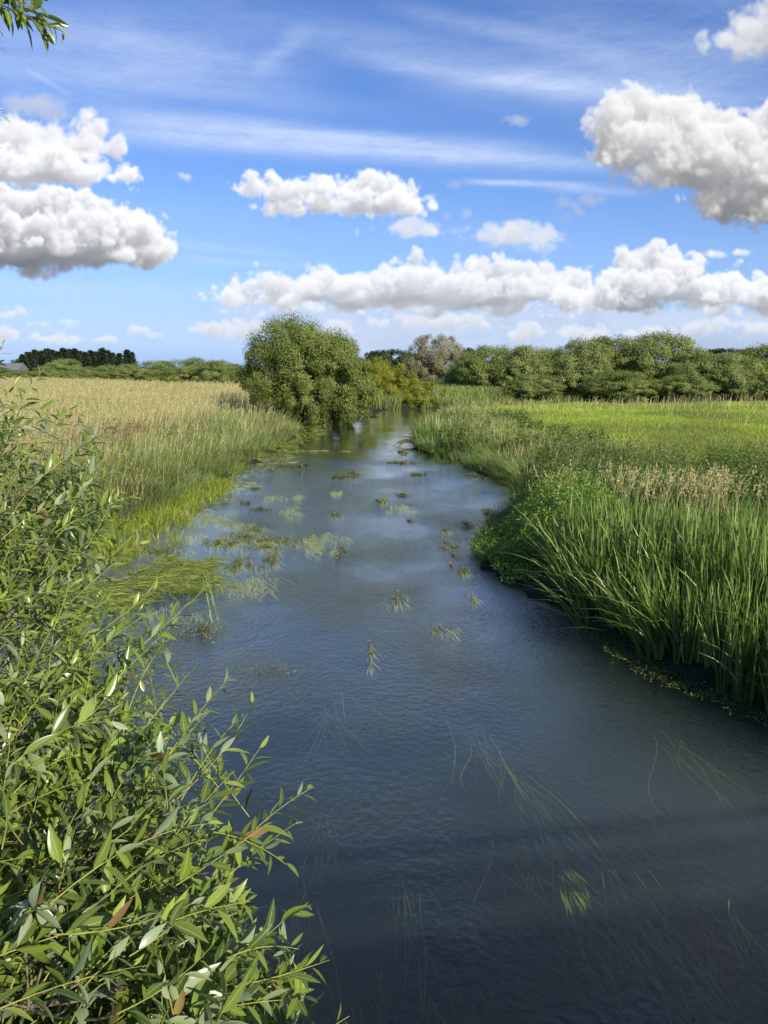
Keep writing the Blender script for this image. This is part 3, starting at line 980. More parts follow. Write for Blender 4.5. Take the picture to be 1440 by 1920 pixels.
p = on_z(1355, 1262)
clump('iris_clump', 'separate bright iris clump standing in the water in front of the bed', 'iris', p[0], p[1], 46, .13, 1.15, M_iris, .022, lean=.16)
p = on_z(772, 1190)
clump('iris_clump', 'iris tuft drooping over the water at the left corner of the bed', 'iris', 2.75, 10.0, 26, .12, 1.0, M_iris, .022, lean=.5, curve=.35, azm=math.pi)
p = on_z(408, 1155)
clump('iris_sprout', 'two long green leaf blades rising alone from the floating weed raft', 'iris', p[0], p[1], 5, .10, .85, M_iris, .02, lean=.25, azm=2.6)
for i, (px_, py_, nn, rr, hh, lb) in enumerate([
        (822, 838, 420, 1.0, 1.45, 'upright iris clump on the far right bank point'),
        (850, 832, 260, .8, 1.2, 'iris clump just right of the far bank point')]):
    p = on_z(px_, py_)
    clump('iris_clump', lb, 'iris', p[0], p[1] + .4, nn, rr, hh, M_iris, .045, lean=.2, z=.0)
p = on_z(722, 768)
clump('reed_clump', 'pale green reed patch at the waterline before the olive bush', 'reeds', p[0], p[1] + .6, 500, 1.35, 1.5, M_green, .06, lean=.12, z=.0)

SED = [(800, 852, 'lowest sedge tussock on the far bank point'), (872, 858, 'sedge tussock right of the far iris clumps'), (898, 872, 'dark sedge tussock above the hollow in the right bank'), (925, 884, 'sedge tussock hanging into the hollow of the right bank'),
       (948, 898, 'sedge tussock just above the flowering raft'), (968, 914, 'sedge tussock behind the leafy right mound')]
for i, (px_, py_, lb) in enumerate(SED):
    p = on_z(px_, py_)
    clump('sedge_tussock', lb, 'sedge', p[0] + .35, p[1] + .1, 260, .35, 1.0, M_green if i % 2 else M_iris, .02, 'sedge tussocks on the right bank edge', lean=.45, curve=.45, z=.1, part='leaves')
x, y = rng.uniform(-4, 22, 40000), rng.uniform(56, 76, 40000)
s = sdist(x, y)
k = (s > -.2) & (s < 2.2) & (y > 60 + .25 * x) & (x > 3.2)
grass_stuff('far_bank_grass', 'tall green grass on the far shore of the river bend', 'grass', put(x[k], y[k], -.05), rng.uniform(.4, .8, k.sum()), .05, M_green, .2, .4)

# leafy promontory: watercress and nettles tumbling into the river
root = empty('marsh_herb_bank', (2.35, 14.6, 0))
tag(root, 'bright leafy mound of marsh herbs bulging into the river', 'wild plants')
n = 42000
cx = rng.uniform(-1.25, 2.2, n * 2)
cyy = rng.uniform(-3.2, 3.0, n * 2)
s = sdist(cx + 2.35, cyy + 14.6)
hh = (.14 + .62 * sstep((s + .35) / 1.5)) * (1 + .34 * vnoise(cx, cyy, .25) + .22 * vnoise(cx, cyy, .5, 4)) * sstep((2.4 - cx) / 1.0) * sstep((3.2 - np.abs(cyy)) / 1.0)
k = (s > -.28 + .12 * vnoise(cx, cyy, .2, 7)) & (hh > .05)
cx, cyy, hh, s = cx[k][:n], cyy[k][:n], hh[k][:n], s[k][:n]
gzz = np.maximum(ground_z(cx + 2.35, cyy + 14.6), 0)
top = rng.random(len(cx)) ** .45
P = np.stack([cx, cyy, gzz + hh * top], 1)
sz = rng.uniform(.028, .065, len(cx))
b = Bag()
b.add(*cards(P, rvec(len(cx)) + np.array([-.3, -.3, .1]), np.array([-.2, -.3, 1]) + rng.normal(0, .5, (len(cx), 3)), sz, sz * .6))
b.build('foliage', M_cress, root)

# ------------------------------------------------------------------ shrubs and trees
M_sallow = leaf_mat('sallow_leaf', [(.095, .13, .025), (.155, .195, .04), (.22, .26, .06), (.30, .31, .09)], .55, .25, spec=.3)
M_grey = leaf_mat('grey_willow_leaf', [(.12, .16, .04), (.19, .235, .06), (.26, .30, .085), (.34, .36, .12)], .55, .22, spec=.3)
M_olive = leaf_mat('osier_leaf', [(.18, .20, .025), (.26, .27, .035), (.35, .34, .05)], .6, .3, spec=.2)
M_oak = leaf_mat('dark_leaf', [(.035, .065, .02), (.055, .09, .03), (.085, .12, .04)], .6, .2, spec=.2)
M_con = leaf_mat('conifer_needles', [(.045, .07, .035), (.07, .10, .055), (.10, .135, .075)], .7, .1, spec=.15)  # needle colours lightened to carry distance haze in the base colour
M_bare = leaf_mat('sparse_leaf', [(.19, .18, .10), (.27, .25, .14), (.35, .33, .20)], .8, .2, spec=.1)
M_yel = leaf_mat('yellow_leaf', [(.20, .24, .03), (.30, .34, .04)], .6, .3)


def crown(ells, nl, nleaf, size, lobe=(.16, .30), wl=.4, outb=.9, up=.25, seed=0, zmin=.05, jag=0.0, inner=.25, rough=.55):
    """ells: (cx, cy, cz, rx, ry, rz); many leaf clumps spread through the volume"""
    g = np.random.default_rng(seed)
    E = np.array(ells, float)
    vol = (E[:, 3] * E[:, 4] * E[:, 5]) ** (2 / 3)
    pick = g.choice(len(E), nl, p=vol / vol.sum())
    d = unit(g.standard_normal((nl, 3)) + np.array([0, 0, .25]))
    rr = np.where(g.random(nl) < inner, g.uniform(.45, .8, nl), g.uniform(.82, 1.0, nl))
    cen = E[pick, :3] + d * E[pick, 3:] * rr[:, None]
    # drop clumps buried inside another ellipsoid
    rad = g.uniform(*lobe, nl) * E[pick, 3:].min(1)
    cen[:, 2] = np.maximum(cen[:, 2], zmin + rad * .5)
    li = g.integers(0, nl, nleaf)
    dl = unit(g.standard_normal((nleaf, 3)) + d[li] * outb + np.array([0, 0, .35]))
    r = rad[li] * g.uniform(.35, 1.12, nleaf) * (1 + jag * np.maximum(0, dl[:, 2]) * g.random(nleaf))
    P = cen[li] + dl * r[:, None] * np.array([1, 1, .92])
    P[:, 2] = np.maximum(P[:, 2], zmin)
    Nn = unit(dl + .5 * d[li] + g.normal(0, rough, (nleaf, 3)))
    D = unit(np.cross(Nn, g.standard_normal((nleaf, 3))) + np.array([0, 0, up]))
    L = size * g.uniform(.6, 1.35, nleaf)
    rnd = np.clip(g.random(nl)[li] * .55 + g.random(nleaf) * .45, 0, 1)
    return cards(P, D, Nn, L, L * wl, rnd=rnd)


def stems(n, base_r, reach, height, rad, seed):
    g = np.random.default_rng(seed)
    b = Bag()
    for i in range(n):
        a = g.uniform(0, 6.28)
        p0 = np.array([math.cos(a) * base_r * g.random(), math.sin(a) * base_r * g.random(), -.2])
        p2 = np.array([math.cos(a) * reach * g.uniform(.3, 1), math.sin(a) * reach * g.uniform(.3, 1), height * g.uniform(.6, .95)])
        p1 = np.array([p0[0], p0[1], p2[2] * .5])
        b.add(*tube(bezier(p0, p1, p2, 7), np.linspace(rad, rad * .2, 7) * g.uniform(.7, 1.1), 5, g.random()))
    return b


def shrub(name, label, cat, loc, ells, nl, nleaf, size, mat, seed, group=None, rz=0, stem=(5, .4, 1.2, 2.5, .07), **kw):
    root = empty(name, loc, rz)
    tag(root, label, cat, group)
    b = Bag()
    b.add(*crown(ells, nl, nleaf, size, seed=seed, **kw))
    b.build('crown', mat, root)
    stems(*stem, seed + 1).build('trunk', M_bark, root)
    return root


def copy_tree(o, parent=None):
    c = o.copy()
    C.objects.link(c)
    c.parent = parent
    for ch in [q for q in list(bpy.data.objects) if q.parent == o]:
        copy_tree(ch, c)
    return c


# the large willow standing in the water on the left
bp_ = at_Y(578, 790, 47.0)
shrub('willow_tree', 'large round willow spreading over the water from the left bank', 'tree', (bp_[0], 47.6, 0),
      [(-.7, 0, 3.2, 2.8, 2.7, 2.75), (2.0, -.2, 2.5, 1.9, 2.4, 2.4), (-2.5, .6, 2.9, 1.6, 2.0, 1.9), (2.5, .2, 1.5, 1.5, 2.0, 1.6), (.8, -1.4, 1.3, 2.4, 1.6, 1.4), (.9, -.4, 3.0, 2.2, 2.2, 2.35)],
      440, 200000, .12, M_sallow, 900, lobe=(.17, .34), stem=(9, .5, 3.0, 4.8, .11), zmin=.02, jag=.5, up=.5, inner=.35)

# olive osier beside the reach beyond
p = at_Y(752, 765, 67)
shrub('osier_shrub', 'low olive yellow osier sloping down to the water behind the big willow', 'shrub', (p[0] + .2, 67.2, 0),
      [(-1.4, 0, 1.9, 2.2, 1.8, 2.0), (.4, 0, 1.35, 2.0, 1.8, 1.5), (1.9, -.5, 1.0, 1.7, 1.5, 1.05), (-2.8, 1, 2.1, 1.8, 1.8, 2.2)],
      110, 26000, .24, M_olive, 910, lobe=(.2, .34), wl=.16, up=1.1, stem=(7, .8, 1.8, 2.2, .05))
# pale sparse tree
p = at_Y(815, 740, 96)
r_ = shrub('bare_tree', 'greyish half-bare rounded tree above the bend of the river', 'tree', (p[0], 96, .4),
      [(0, 0, 3.7, 3.5, 3.0, 3.2), (-1.6, 0, 2.4, 2.3, 2, 2.2), (1.8, 0, 2.6, 2.0, 2, 2.2)],
      260, 42000, .22, M_bare, 920, lobe=(.16, .28), wl=.26, up=.8, stem=(60, .5, 3.2, 6.3, .09))

# right-hand thicket of grey willows: silhouette tops read along the hedge
protos = []
HED = [  # px centre, top py, Y, halfwidth px, label, seed
    (885, 668, 82, 34, 'darkest small willow at the left end of the right thicket', 0),
    (930, 655, 77, 50, 'second willow of the right thicket counting from the river', 1),
    (985, 655, 75, 48, 'round-topped third willow of the right thicket', 2),
    (1045, 660, 76, 50, 'low willow left of the spiky shoots in the right thicket', 1),
    (1100, 645, 74, 48, 'willow with spiky upright shoots in the right thicket', 0),
    (1165, 638, 75, 56, 'broad willow just left of the tallest in the right thicket', 2),
    (1252, 632, 73, 66, 'tallest domed willow of the right thicket', 1),
    (1318, 662, 70, 52, 'lower willow sloping down right of the tallest dome', 0),
    (1392, 668, 69, 56, 'willow near the right frame edge with a flat crown', 2),
    (1470, 652, 72, 62, 'willow cut off by the right edge of the picture', 1),
    (1570, 655, 72, 70, 'thicket willow just outside the right edge of the picture', 0),
    (1010, 705, 70, 44, 'small front willow at the foot of the right thicket, leftmost of three', 2),
    (1180, 700, 68.5, 60, 'wide front willow at the foot of the right thicket, middle of three', 0),
    (1300, 705, 67, 44, 'front willow at the foot of the right thicket, rightmost of three', 2),
]
base = []
for i in range(3):
    g = np.random.default_rng(50 + i)
    el_ = [(0, 0, 2.7, 2.6, 2.4, 2.7)]
    for k in range(6):
        a = k * 1.05 + g.uniform(-.3, .3)
        el_.append((math.cos(a) * 1.9, math.sin(a) * 1.7, g.uniform(1.2, 2.9), g.uniform(1.2, 1.7), g.uniform(1.2, 1.6), g.uniform(1.2, 1.9)))
    o = shrub('thicket_willow', 'x', 'shrub', (0, 0, 0), el_, 230, 80000, .15, M_grey, 930 + i, lobe=(.2, .38), zmin=.02, up=.6, jag=.5, stem=(6, .5, 2, 3.6, .08))
    base.append(o)
used = [False] * 3
for (pc, top, Y, hw, lb, v) in HED:
    p = at_Y(pc, top, Y)
    o = base[v] if not used[v] else copy_tree(base[v])
    used[v] = True
    sz_ = (p[2] - .45) / 5.35
    sx_ = hw * Y / FPX / 3.1 * 1.34
    o.location = (p[0], Y + 2, .42)
    o.scale = (sx_, sx_, sz_)
    o.rotation_euler = (0, 0, rng.uniform(0, 6.28))
    tag(o, lb, 'shrub', 'willows of the right thicket')

# left hedge of sallows
HL = [(75, 690, 150, 26, 'hedge shrub right beside the left grey barn'), (112, 676, 160, 32, 'pale crown standing up between hedge and conifers'), (150, 690, 140, 34, 'smooth pale shrub below the conifers, right of the pale crown'),
      (192, 688, 132, 30, 'rounded hedge shrub below the middle of the conifers'), (232, 686, 128, 30, 'hedge shrub below the last conifer'), (285, 680, 118, 40, 'dark rounded hedge shrub left of the yellow bush'),
      (352, 676, 112, 44, 'tall dark hedge shrub right of the yellow bush'), (405, 680, 106, 40, 'hedge shrub between the tall dark one and the big willow'), (448, 686, 100, 34, 'hedge shrub touching the big willow'),
      (30, 697, 150, 24, 'small shrub in front of the grey barn'), (-30, 690, 150, 40, 'hedge shrub off the left edge of the picture'), (-110, 686, 150, 40, 'second hedge shrub beyond the left edge of the picture'), (-190, 690, 150, 44, 'third hedge shrub beyond the left edge of the picture')]
for i, (pc, top, Y, hw, lb) in enumerate(HL):
    p = at_Y(pc, top, Y)
    o = copy_tree(base[i % 3])
    sx_ = hw * Y / FPX / 3.1 * 1.3
    o.name = 'hedge_shrub'
    o.location = (p[0], Y + 2, .5)
    o.scale = (sx_, sx_, max(.3, (p[2] - .5) / 5.35))
    o.rotation_euler = (0, 0, rng.uniform(0, 6.28))
    tag(o, lb, 'shrub', 'shrubs of the left hedge')
p = at_Y(319, 700, 96)
shrub('yellow_bush', 'small yellow-green bush shining in the left hedge', 'shrub', (p[0], 98, .5), [(0, 0, 1.0, 1.0, .9, .95)], 30, 3000, .2, M_yel, 960)

# dark trees behind the bend
DK = [(715, 660, 112, 26, 'dark tree on the skyline just right of the big willow'), (742, 658, 112, 24, 'dark tree on the skyline left of the half-bare tree'), (775, 664, 120, 26, 'dark tree half hidden behind the half-bare tree'), (872, 656, 112, 22, 'dark tree rising right of the half-bare tree'),
      (900, 672, 118, 24, 'low dark tree behind the left end of the thicket'), (695, 662, 125, 24, 'dark tree peeping over the right shoulder of the big willow'), (1365, 656, 150, 50, 'distant dark crown above the thicket near the right edge'), (1440, 655, 150, 50, 'farthest dark crown at the right edge of the picture')]
b0 = None
for i, (pc, top, Y, hw, lb) in enumerate(DK):
    p = at_Y(pc, top, Y)
    if b0 is None:
        b0 = o = shrub('dark_tree', 'x', 'tree', (0, 0, 0), [(0, 0, 4.2, 2.6, 2.5, 2.2), (-1.4, 0, 3, 1.7, 1.6, 1.9), (1.5, .3, 2.8, 1.7, 1.6, 2.0), (0, -1, 2, 2.2, 1.5, 2)],
                       120, 16000, .30, M_oak, 970, stem=(4, .3, 1.6, 4.5, .14), zmin=.2, jag=.6)
    else:
        o = copy_tree(b0)
    sx_ = hw * Y / FPX / 3.0 * 1.2
    o.location = (p[0], Y, .4)
    o.scale = (sx_, sx_, max(.4, (p[2] - .4) / 6.4))
    o.rotation_euler = (0, 0, rng.uniform(0, 6.28))
    tag(o, lb, 'tree', 'dark trees on the skyline')
# scrubby low growth between the bend and the thicket
x = rng.uniform(3.5, 16, 9000)
y = rng.uniform(70, 92, 9000)
k = sdist(x, y) > .3
heads_on(put(x[k], y[k]), .8 + .5 * rng.random(k.sum()), np.full(k.sum(), .05), np.full(k.sum(), .3), rng.uniform(0, 6.28, k.sum()), np.full(k.sum(), .1), 3, M_green, 'rough_grass', 'rough grass on the far bank beyond the river bend', 'grass')

# conifer grove on the left skyline
def conifer(seed):
    g = np.random.default_rng(seed)
    root = empty('conifer', (0, 0, 0))
    b = Bag()
    Hh = 11.0
    nb = 190
    for i in range(nb):
        t = (i / nb) ** .9
        z = .6 + t * (Hh - .8)
        Lb = (2.1 * (1 - t) ** 1.0 + .18) * g.uniform(.65, 1.15)
        a = g.uniform(0, 6.28)
        nq = 26
        s = g.random(nq)
        d = np.array([math.cos(a), math.sin(a), 0])
        lift = .35 * t - .12
        P = np.array([0, 0, z]) + d * (s * Lb)[:, None] + np.stack([np.zeros(nq), np.zeros(nq), s * Lb * lift], 1) + g.normal(0, .16, (nq, 3))
        b.add(*cards(P, d + g.normal(0, .6, (nq, 3)) + np.array([0, 0, .25]), np.array([0, 0, 1]) + g.normal(0, .6, (nq, 3)), g.uniform(.35, .6, nq), .2, rnd=np.clip(g.random(nq) * .5 + g.random() * .5, 0, 1)))
    b.build('crown', M_con, root)
    b = Bag()
    b.add(*tube([[0, 0, -.3], [0, 0, 5], [0, 0, Hh - .6]], [.22, .14, .03], 7))
    b.build('trunk', M_bark, root)
    return root


cons = [conifer(1), conifer(2), conifer(3)]
CO = [(42, 668), (54, 664), (66, 660), (77, 662), (88, 658), (99, 660), (108, 663), (118, 657), (129, 659), (140, 658), (150, 662), (160, 664), (170, 661), (180, 663), (191, 657), (202, 661), (211, 665), (223, 666), (238, 660), (247, 664)]
nth = ['first', 'second', 'third', 'fourth', 'fifth', 'sixth', 'seventh', 'eighth', 'ninth', 'tenth', 'eleventh', 'twelfth', 'thirteenth', 'fourteenth', 'fifteenth', 'sixteenth', 'seventeenth', 'eighteenth', 'nineteenth', 'twentieth']
for i, (pc, top) in enumerate(CO):
    Y = 225 + (i * 37 % 11) * 2.2
    p = at_Y(pc, top, Y)
    o = cons[i] if i < 3 else copy_tree(cons[i % 3])
    sz_ = (p[2] - .4) / 11.0 * 1.08
    o.location = (p[0], Y, .4)
    o.scale = (sz_ * 1.9, sz_ * 1.9, sz_)
    o.rotation_euler = (0, 0, rng.uniform(0, 6.28))
    o.name = 'conifer'
    tag(o, 'dark conifer in the skyline grove, %s from its left end' % nth[i], 'tree', 'conifers on the left skyline')
# low crowns under the conifers
p = at_Y(22, 668, 235)
shrub('distant_tree', 'low rounded tree behind the barn at the left edge', 'tree', (p[0], 250, .4), [(0, 0, 4.2, 7, 4, 3.6)], 60, 6000, .5, M_oak, 985)
# barn
p = at_Y(12, 690, 205)
rb = empty('barn', (p[0], 205, .4))
tag(rb, 'grey-roofed barn half hidden in the trees at the left edge', 'building')
b = Bag(); b.add(*box(-4.2, 4.2, -2.5, 2.5, 0, 2.6)); b.build('wall', plain_mat('barn_wall', (.25, .22, .18), (.32, .29, .24), 1, .9), rb)
V = np.array([[-4.5, -3, 2.45], [4.5, -3, 2.45], [4.5, 3, 2.45], [-4.5, 3, 2.45], [-4.5, 0, 4.3], [4.5, 0, 4.3], [-4.5, -3, 2.6], [4.5, -3, 2.6], [4.5, 3, 2.6], [-4.5, 3, 2.6]])
F = np.array([[6, 7, 5, 4], [8, 9, 4, 5], [0, 3, 2, 1], [0, 1, 7, 6], [2, 3, 9, 8], [1, 2, 8, 7], [3, 0, 6, 9], [7, 8, 5, 5], [9, 6, 4, 4]])
me_ = bpy.data.meshes.new('roof'); me_.from_pydata([tuple(v) for v in V], [], [tuple(dict.fromkeys(f)) for f in F.tolist()]); me_.materials.append(plain_mat('barn_roof', (.14, .15, .16), (.18, .19, .20), 2, .7))
me_.polygons.foreach_set('use_smooth', [False] * len(me_.polygons)); ro = bpy.data.objects.new('roof', me_); C.objects.link(ro); ro.parent = rb

# ------------------------------------------------------------------ weed on and under the water
def strands(P, ang, L, W, wig, segs=6, zdrop=.0, rnd=None):
    """ribbons lying along the current"""
    n = len(P)
    t = np.linspace(0, 1, segs + 1)
    d = np.stack([np.cos(ang), np.sin(ang), np.zeros(n)], 1)
    s = np.stack([-np.sin(ang), np.cos(ang), np.zeros(n)], 1)
    ph = rng.uniform(0, 6.28, n)
    lat = wig[:, None] * L[:, None] * (np.sin(t * 4.2 + ph[:, None]) - np.sin(ph)[:, None]) * t
    cen = P[:, None] + d[:, None] * (L[:, None] * t)[..., None] + s[:, None] * lat[..., None]
    cen[..., 2] -= zdrop * t[None] ** 2
    wid = np.maximum(np.sin(math.pi * np.clip(t * .92 + .06, 0, 1)) ** .5, .1)
    tilt = rng.normal(0, .4, n)
    off = (W[:, None] * .5 * wid)[..., None] * unit(s + np.stack([np.zeros(n), np.zeros(n), tilt], 1))[:, None]
    V = np.stack([cen - off, cen + off], 2).reshape(-1, 3)
    b = np.arange(segs)[:, None] * 2 + np.array([0, 1, 3, 2])
    F = (np.arange(n)[:, None, None] * (2 * (segs + 1)) + b[None]).reshape(-1, 4)
    A = np.zeros((n, segs + 1, 2, 3))
    A[..., 2] = (rng.random(n) if rnd is None else rnd)[:, None, None]
    return V, F, A.reshape(-1, 3)


def raft(label, px_, py_, wpx, hpx, kind, flowers=0, up=0, flow=-1.25, cat='floating weed', dense=1.0):
    p = on_z(px_, py_)
    e = on_z(px_ + wpx / 2, py_)
    q0, q1 = on_z(px_, py_ + hpx / 2), on_z(px_, py_ - hpx / 2)
    rx, ry = abs(e[0] - p[0]), max(.12, abs(q1[1] - q0[1]) / 2)
    root = empty('weed_raft', (p[0], p[1], 0))
    tag(root, label, cat, 'weed rafts in the river')
    area = rx * ry * 3.14
    dist = p[1]
    a = rng.uniform(0, 6.28, 9)

    cxs, cys = rng.normal(0, .55, 13), rng.normal(0, .55, 13)
    csz = rng.uniform(.10, .42, 13)

    def pts(n, shrink=1.0):
        c = rng.integers(0, 13, n)
        cx = cxs * rx * .72
        cy_ = cys * ry * .72
        r = np.sqrt(rng.random(n)) * shrink
        th = rng.uniform(0, 6.28, n)
        return np.stack([cx[c] + r * np.cos(th) * rx * csz[c], cy_[c] + r * np.sin(th) * ry * csz[c], np.zeros(n)], 1)
    wmin = max(.005, .00085 * dist)
    if kind in ('pale', 'mixed', 'yellow'):
        n = int(min(1500, (50 + area * 170) * dense))
        P = pts(n, 1.1)
        P[:, 2] = rng.uniform(-.02, .014, n)
        L = rng.uniform(.25, .75, n) * min(1, .22 + rx * .9)
        b = Bag()
        b.add(*strands(P, rng.normal(flow, .28, n), L, np.full(n, wmin) * rng.uniform(.7, 1.4, n), rng.normal(0, .06, n), zdrop=.05))
        b.build('streamers', M_pale if kind != 'yellow' else M_weed, root)
    if kind in ('dark', 'mixed', 'yellow'):
        n = int(min(3600, (150 + area * 1200) * dense))
        P = pts(n)
        P[:, 2] = rng.uniform(-.008, .045, n)
        s_ = np.maximum(.028, wmin * 2.2) * rng.uniform(.6, 1.5, n)
        b = Bag()
        b.add(*cards(P, rng.normal(0, 1, (n, 3)) * [1, 1, .35], np.array([0, 0, 1]) + rng.normal(0, .5, (n, 3)), s_, s_ * .4))
        b.build('mat', M_crow, root)
    if up:
        P = pts(up, .8)
        P[:, 2] = -.02
        b = Bag()
        b.add(*blades(P, rng.uniform(.10, .24, up), max(.012, wmin), rng.uniform(0, 6.28, up), .3, .3, 3))
        b.build('shoots', M_weed, root)
    if flowers:
        P = pts(flowers, .95)
        P[:, 2] = rng.uniform(.03, .07, flowers)
        s_ = np.full(flowers, max(.018, wmin * 1.5))
        b = Bag()
        for k in range(3):
            an = k * 1.05 + rng.uniform(0, 1, flowers)
            dv = np.stack([np.cos(an), np.sin(an), np.zeros(flowers)], 1)
            b.add(*cards(P - dv * s_[:, None] / 2, dv, np.tile([0, 0, 1.0], (flowers, 1)), s_, s_ * .6))
        b.build('flowers', M_flower, root)
    for ch in C.objects:
        if ch.parent == root:
            ch['kind'] = 'stuff'
    return root


RAFTS = [
    (480, 1008, 190, 34, 'mixed', 50, 60, 'long straw and pale green weed raft with upright shoots left of mid stream'),
    (590, 1020, 80, 60, 'pale', 15, 0, 'pale streaming weed trailing off the right end of the long raft'),
    (448, 1062, 74, 40, 'mixed', 0, 10, 'rounded weed raft below the long straw-coloured raft'),
    (462, 1092, 110, 36, 'pale', 0, 0, 'fan of pale streamers under the rounded raft'),
    (512, 1048, 44, 50, 'mixed', 12, 0, 'short weed tuft hanging right of the rounded raft'),
    (370, 1188, 130, 56, 'dark', 20, 0, 'olive weed raft under the lone pair of long green blades'),
    (330, 1145, 150, 36, 'pale', 0, 0, 'pale streamers lying above the olive raft'),
    (380, 972, 150, 28, 'pale', 0, 0, 'broad pale weed drift beside the yellow-green margin'),
    (452, 984, 100, 14, 'pale', 0, 0, 'thin pale streak of weed just above the long raft'),
    (350, 1008, 80, 20, 'pale', 0, 4, 'pale weed tongue between margin and long raft'),
    (490, 955, 54, 9, 'dark', 14, 0, 'dark narrow raft lying above the long straw-coloured raft'),
    (463, 944, 30, 7, 'dark', 0, 0, 'small blackish weed patch left of the dark narrow raft'),
    (548, 958, 50, 20, 'pale', 10, 0, 'white-flowered pale tuft right of the dark narrow raft'),
    (510, 932, 50, 14, 'pale', 0, 0, 'pale olive tuft above the dark narrow raft'),
    (475, 918, 34, 6, 'mixed', 0, 0, 'little weed dash near the left bank shallows'),
    (636, 1036, 30, 46, 'dark', 40, 0, 'dark upright raft with white flowers in mid stream'),
    (842, 1030, 46, 52, 'dark', 120, 0, 'dark raft edged with white flowers before the right bank mound'),
    (870, 1072, 34, 16, 'mixed', 24, 0, 'small raft just below the one edged with white flowers'),
    (888, 1125, 18, 22, 'mixed', 20, 4, 'tiny slanting weed tuft in open water off the right bank'),
    (745, 1120, 46, 34, 'mixed', 10, 0, 'thin submerged-looking weed patch in the middle of the river'),
    (820, 1182, 74, 20, 'mixed', 12, 0, 'lacy weed patch nearest the camera in mid river'),
    (694, 1226, 18, 44, 'mixed', 4, 0, 'narrow upright weed wisp below mid river'),
    (714, 940, 30, 10, 'yellow', 10, 4, 'brown weed dot in mid stream beside the pale one'),
    (754, 952, 50, 14, 'pale', 0, 0, 'pale weed dot in mid stream beside the brown one'),
    (752, 928, 26, 9, 'dark', 8, 0, 'small dark weed above the pale mid-stream dot'),
    (767, 976, 18, 6, 'dark', 6, 0, 'tiny dark weed under the pale mid-stream dot'),
    (630, 967, 22, 8, 'yellow', 4, 0, 'little yellow-green tuft in blue water left of mid stream'),
    (583, 1008, 40, 30, 'pale', 10, 0, 'pale tuft right of the long raft end'),
    (885, 893, 44, 10, 'mixed', 60, 2, 'flowering raft in the shadow of the right bank'),
    (754, 850, 22, 8, 'yellow', 6, 8, 'leafy little raft in the far narrow reach'),
    (752, 868, 60, 5, 'dark', 0, 0, 'dark sliver of weed below the far leafy raft'),
    (785, 890, 34, 8, 'dark', 4, 0, 'dark weed left of the flowering raft by the right bank'),
    (912, 960, 26, 14, 'dark', 10, 0, 'dark sparse weed near the leafy right bank'),
    (872, 984, 36, 20, 'dark', 16, 0, 'dark ragged weed off the leafy right mound'),
    (835, 996, 16, 8, 'mixed', 4, 0, 'small green tip left of the dark ragged weed'),
    (568, 872, 40, 8, 'dark', 0, 0, 'dark hump of weed in the willow reflection on the left'),
    (645, 893, 76, 14, 'dark', 0, 0, 'wide dark hump of weed in the willow reflection'),
    (590, 845, 60, 4, 'pale', 0, 0, 'flat green streak under the big willow'),
    (648, 846, 36, 3, 'pale', 0, 0, 'short green streak under the right side of the big willow'),
    (560, 930, 26, 8, 'pale', 4, 0, 'pale weed spot below the willow reflection'),
    (632, 924, 30, 8, 'pale', 0, 0, 'faint pale weed spot below the wide dark hump'),
    (505, 1262, 120, 24, 'dark', 0, 0, 'dark submerged-looking weed patch by the willow twigs'),
    (415, 1020, 90, 18, 'mixed', 10, 14, 'straw-tipped weed tongue joining the margin mat to the long raft'),
    (300, 1035, 120, 26, 'yellow', 0, 30, 'yellow-green weed knot in the left shallows beside the willow twigs'),
    (430, 915, 60, 12, 'pale', 0, 0, 'pale weed drift tight against the left waterline'),
]
for (a_, b_, c_, d_, k_, fl, up_, lb) in RAFTS:
    if lb:
        raft(lb, a_, b_, c_, d_, k_, fl, up_, dense=.35 if (b_ > 1100 and k_ != 'dark') or b_ > 1240 else 1.0)

# yellow-green marginal weed along the left shallows
MARG = [on_z(*q)[:2] for q in [(60, 1015), (150, 1000), (240, 975), (300, 950), (360, 925), (415, 905), (440, 912), (400, 940), (362, 965), (350, 1000), (290, 1030), (200, 1075), (60, 1090)]]
MATS = [on_z(*q)[:2] for q in [(200, 1085), (300, 1045), (400, 1042), (420, 1075), (395, 1095), (330, 1115), (250, 1130), (120, 1150), (100, 1110)]]
n = 60000
x = rng.uniform(-8.5, -2, n)
y = rng.uniform(10, 26, n)
k = inpoly(x, y, MARG) & (rng.random(n) < .35 + 1.3 * vnoise(x, y, .42, 2))
x, y = x[k], y[k]
k = rng.random(len(x)) < 9000 / max(9000, len(x))
x, y = x[k], y[k]
b = Bag()
P = np.stack([x, y, np.full(len(x), -.02)], 1)
b.add(*blades(P, rng.uniform(.16, .40, len(x)) * (1 + .5 * vnoise(x, y, .35, 6)), .015, rng.normal(-.6, 1.6, len(x)), np.abs(rng.normal(.25, .2, len(x))), np.abs(rng.normal(.45, .25, len(x))), 4, .5))
tag(b.build('bur_reed_margin', M_weed), 'bright yellow-green bur-reed leaves filling the left shallows', 'water plants', kind='stuff')
x = rng.uniform(-8.5, -2, n)
y = rng.uniform(9, 20, n)
k = inpoly(x + .25 * vnoise(x, y, .3), y + .4 * vnoise(x, y, .4), MATS) & (rng.random(n) < .55 + .6 * vnoise(x, y, .3, 3))
x, y = x[k][:9000], y[k][:9000]
b = Bag()
P = np.stack([x, y, rng.uniform(-.01, .03, len(x))], 1)
b.add(*strands(P, rng.normal(-.7, .5, len(x)), rng.uniform(.15, .5, len(x)), np.full(len(x), .012), rng.normal(0, .15, len(x))))
kk = rng.random(len(x)) < .35
b.add(*strands(P[kk] + [0, 0, .03], rng.normal(-.3, 1.4, kk.sum()), rng.uniform(.12, .3, kk.sum()), np.full(kk.sum(), .014), rng.normal(0, .2, kk.sum())))
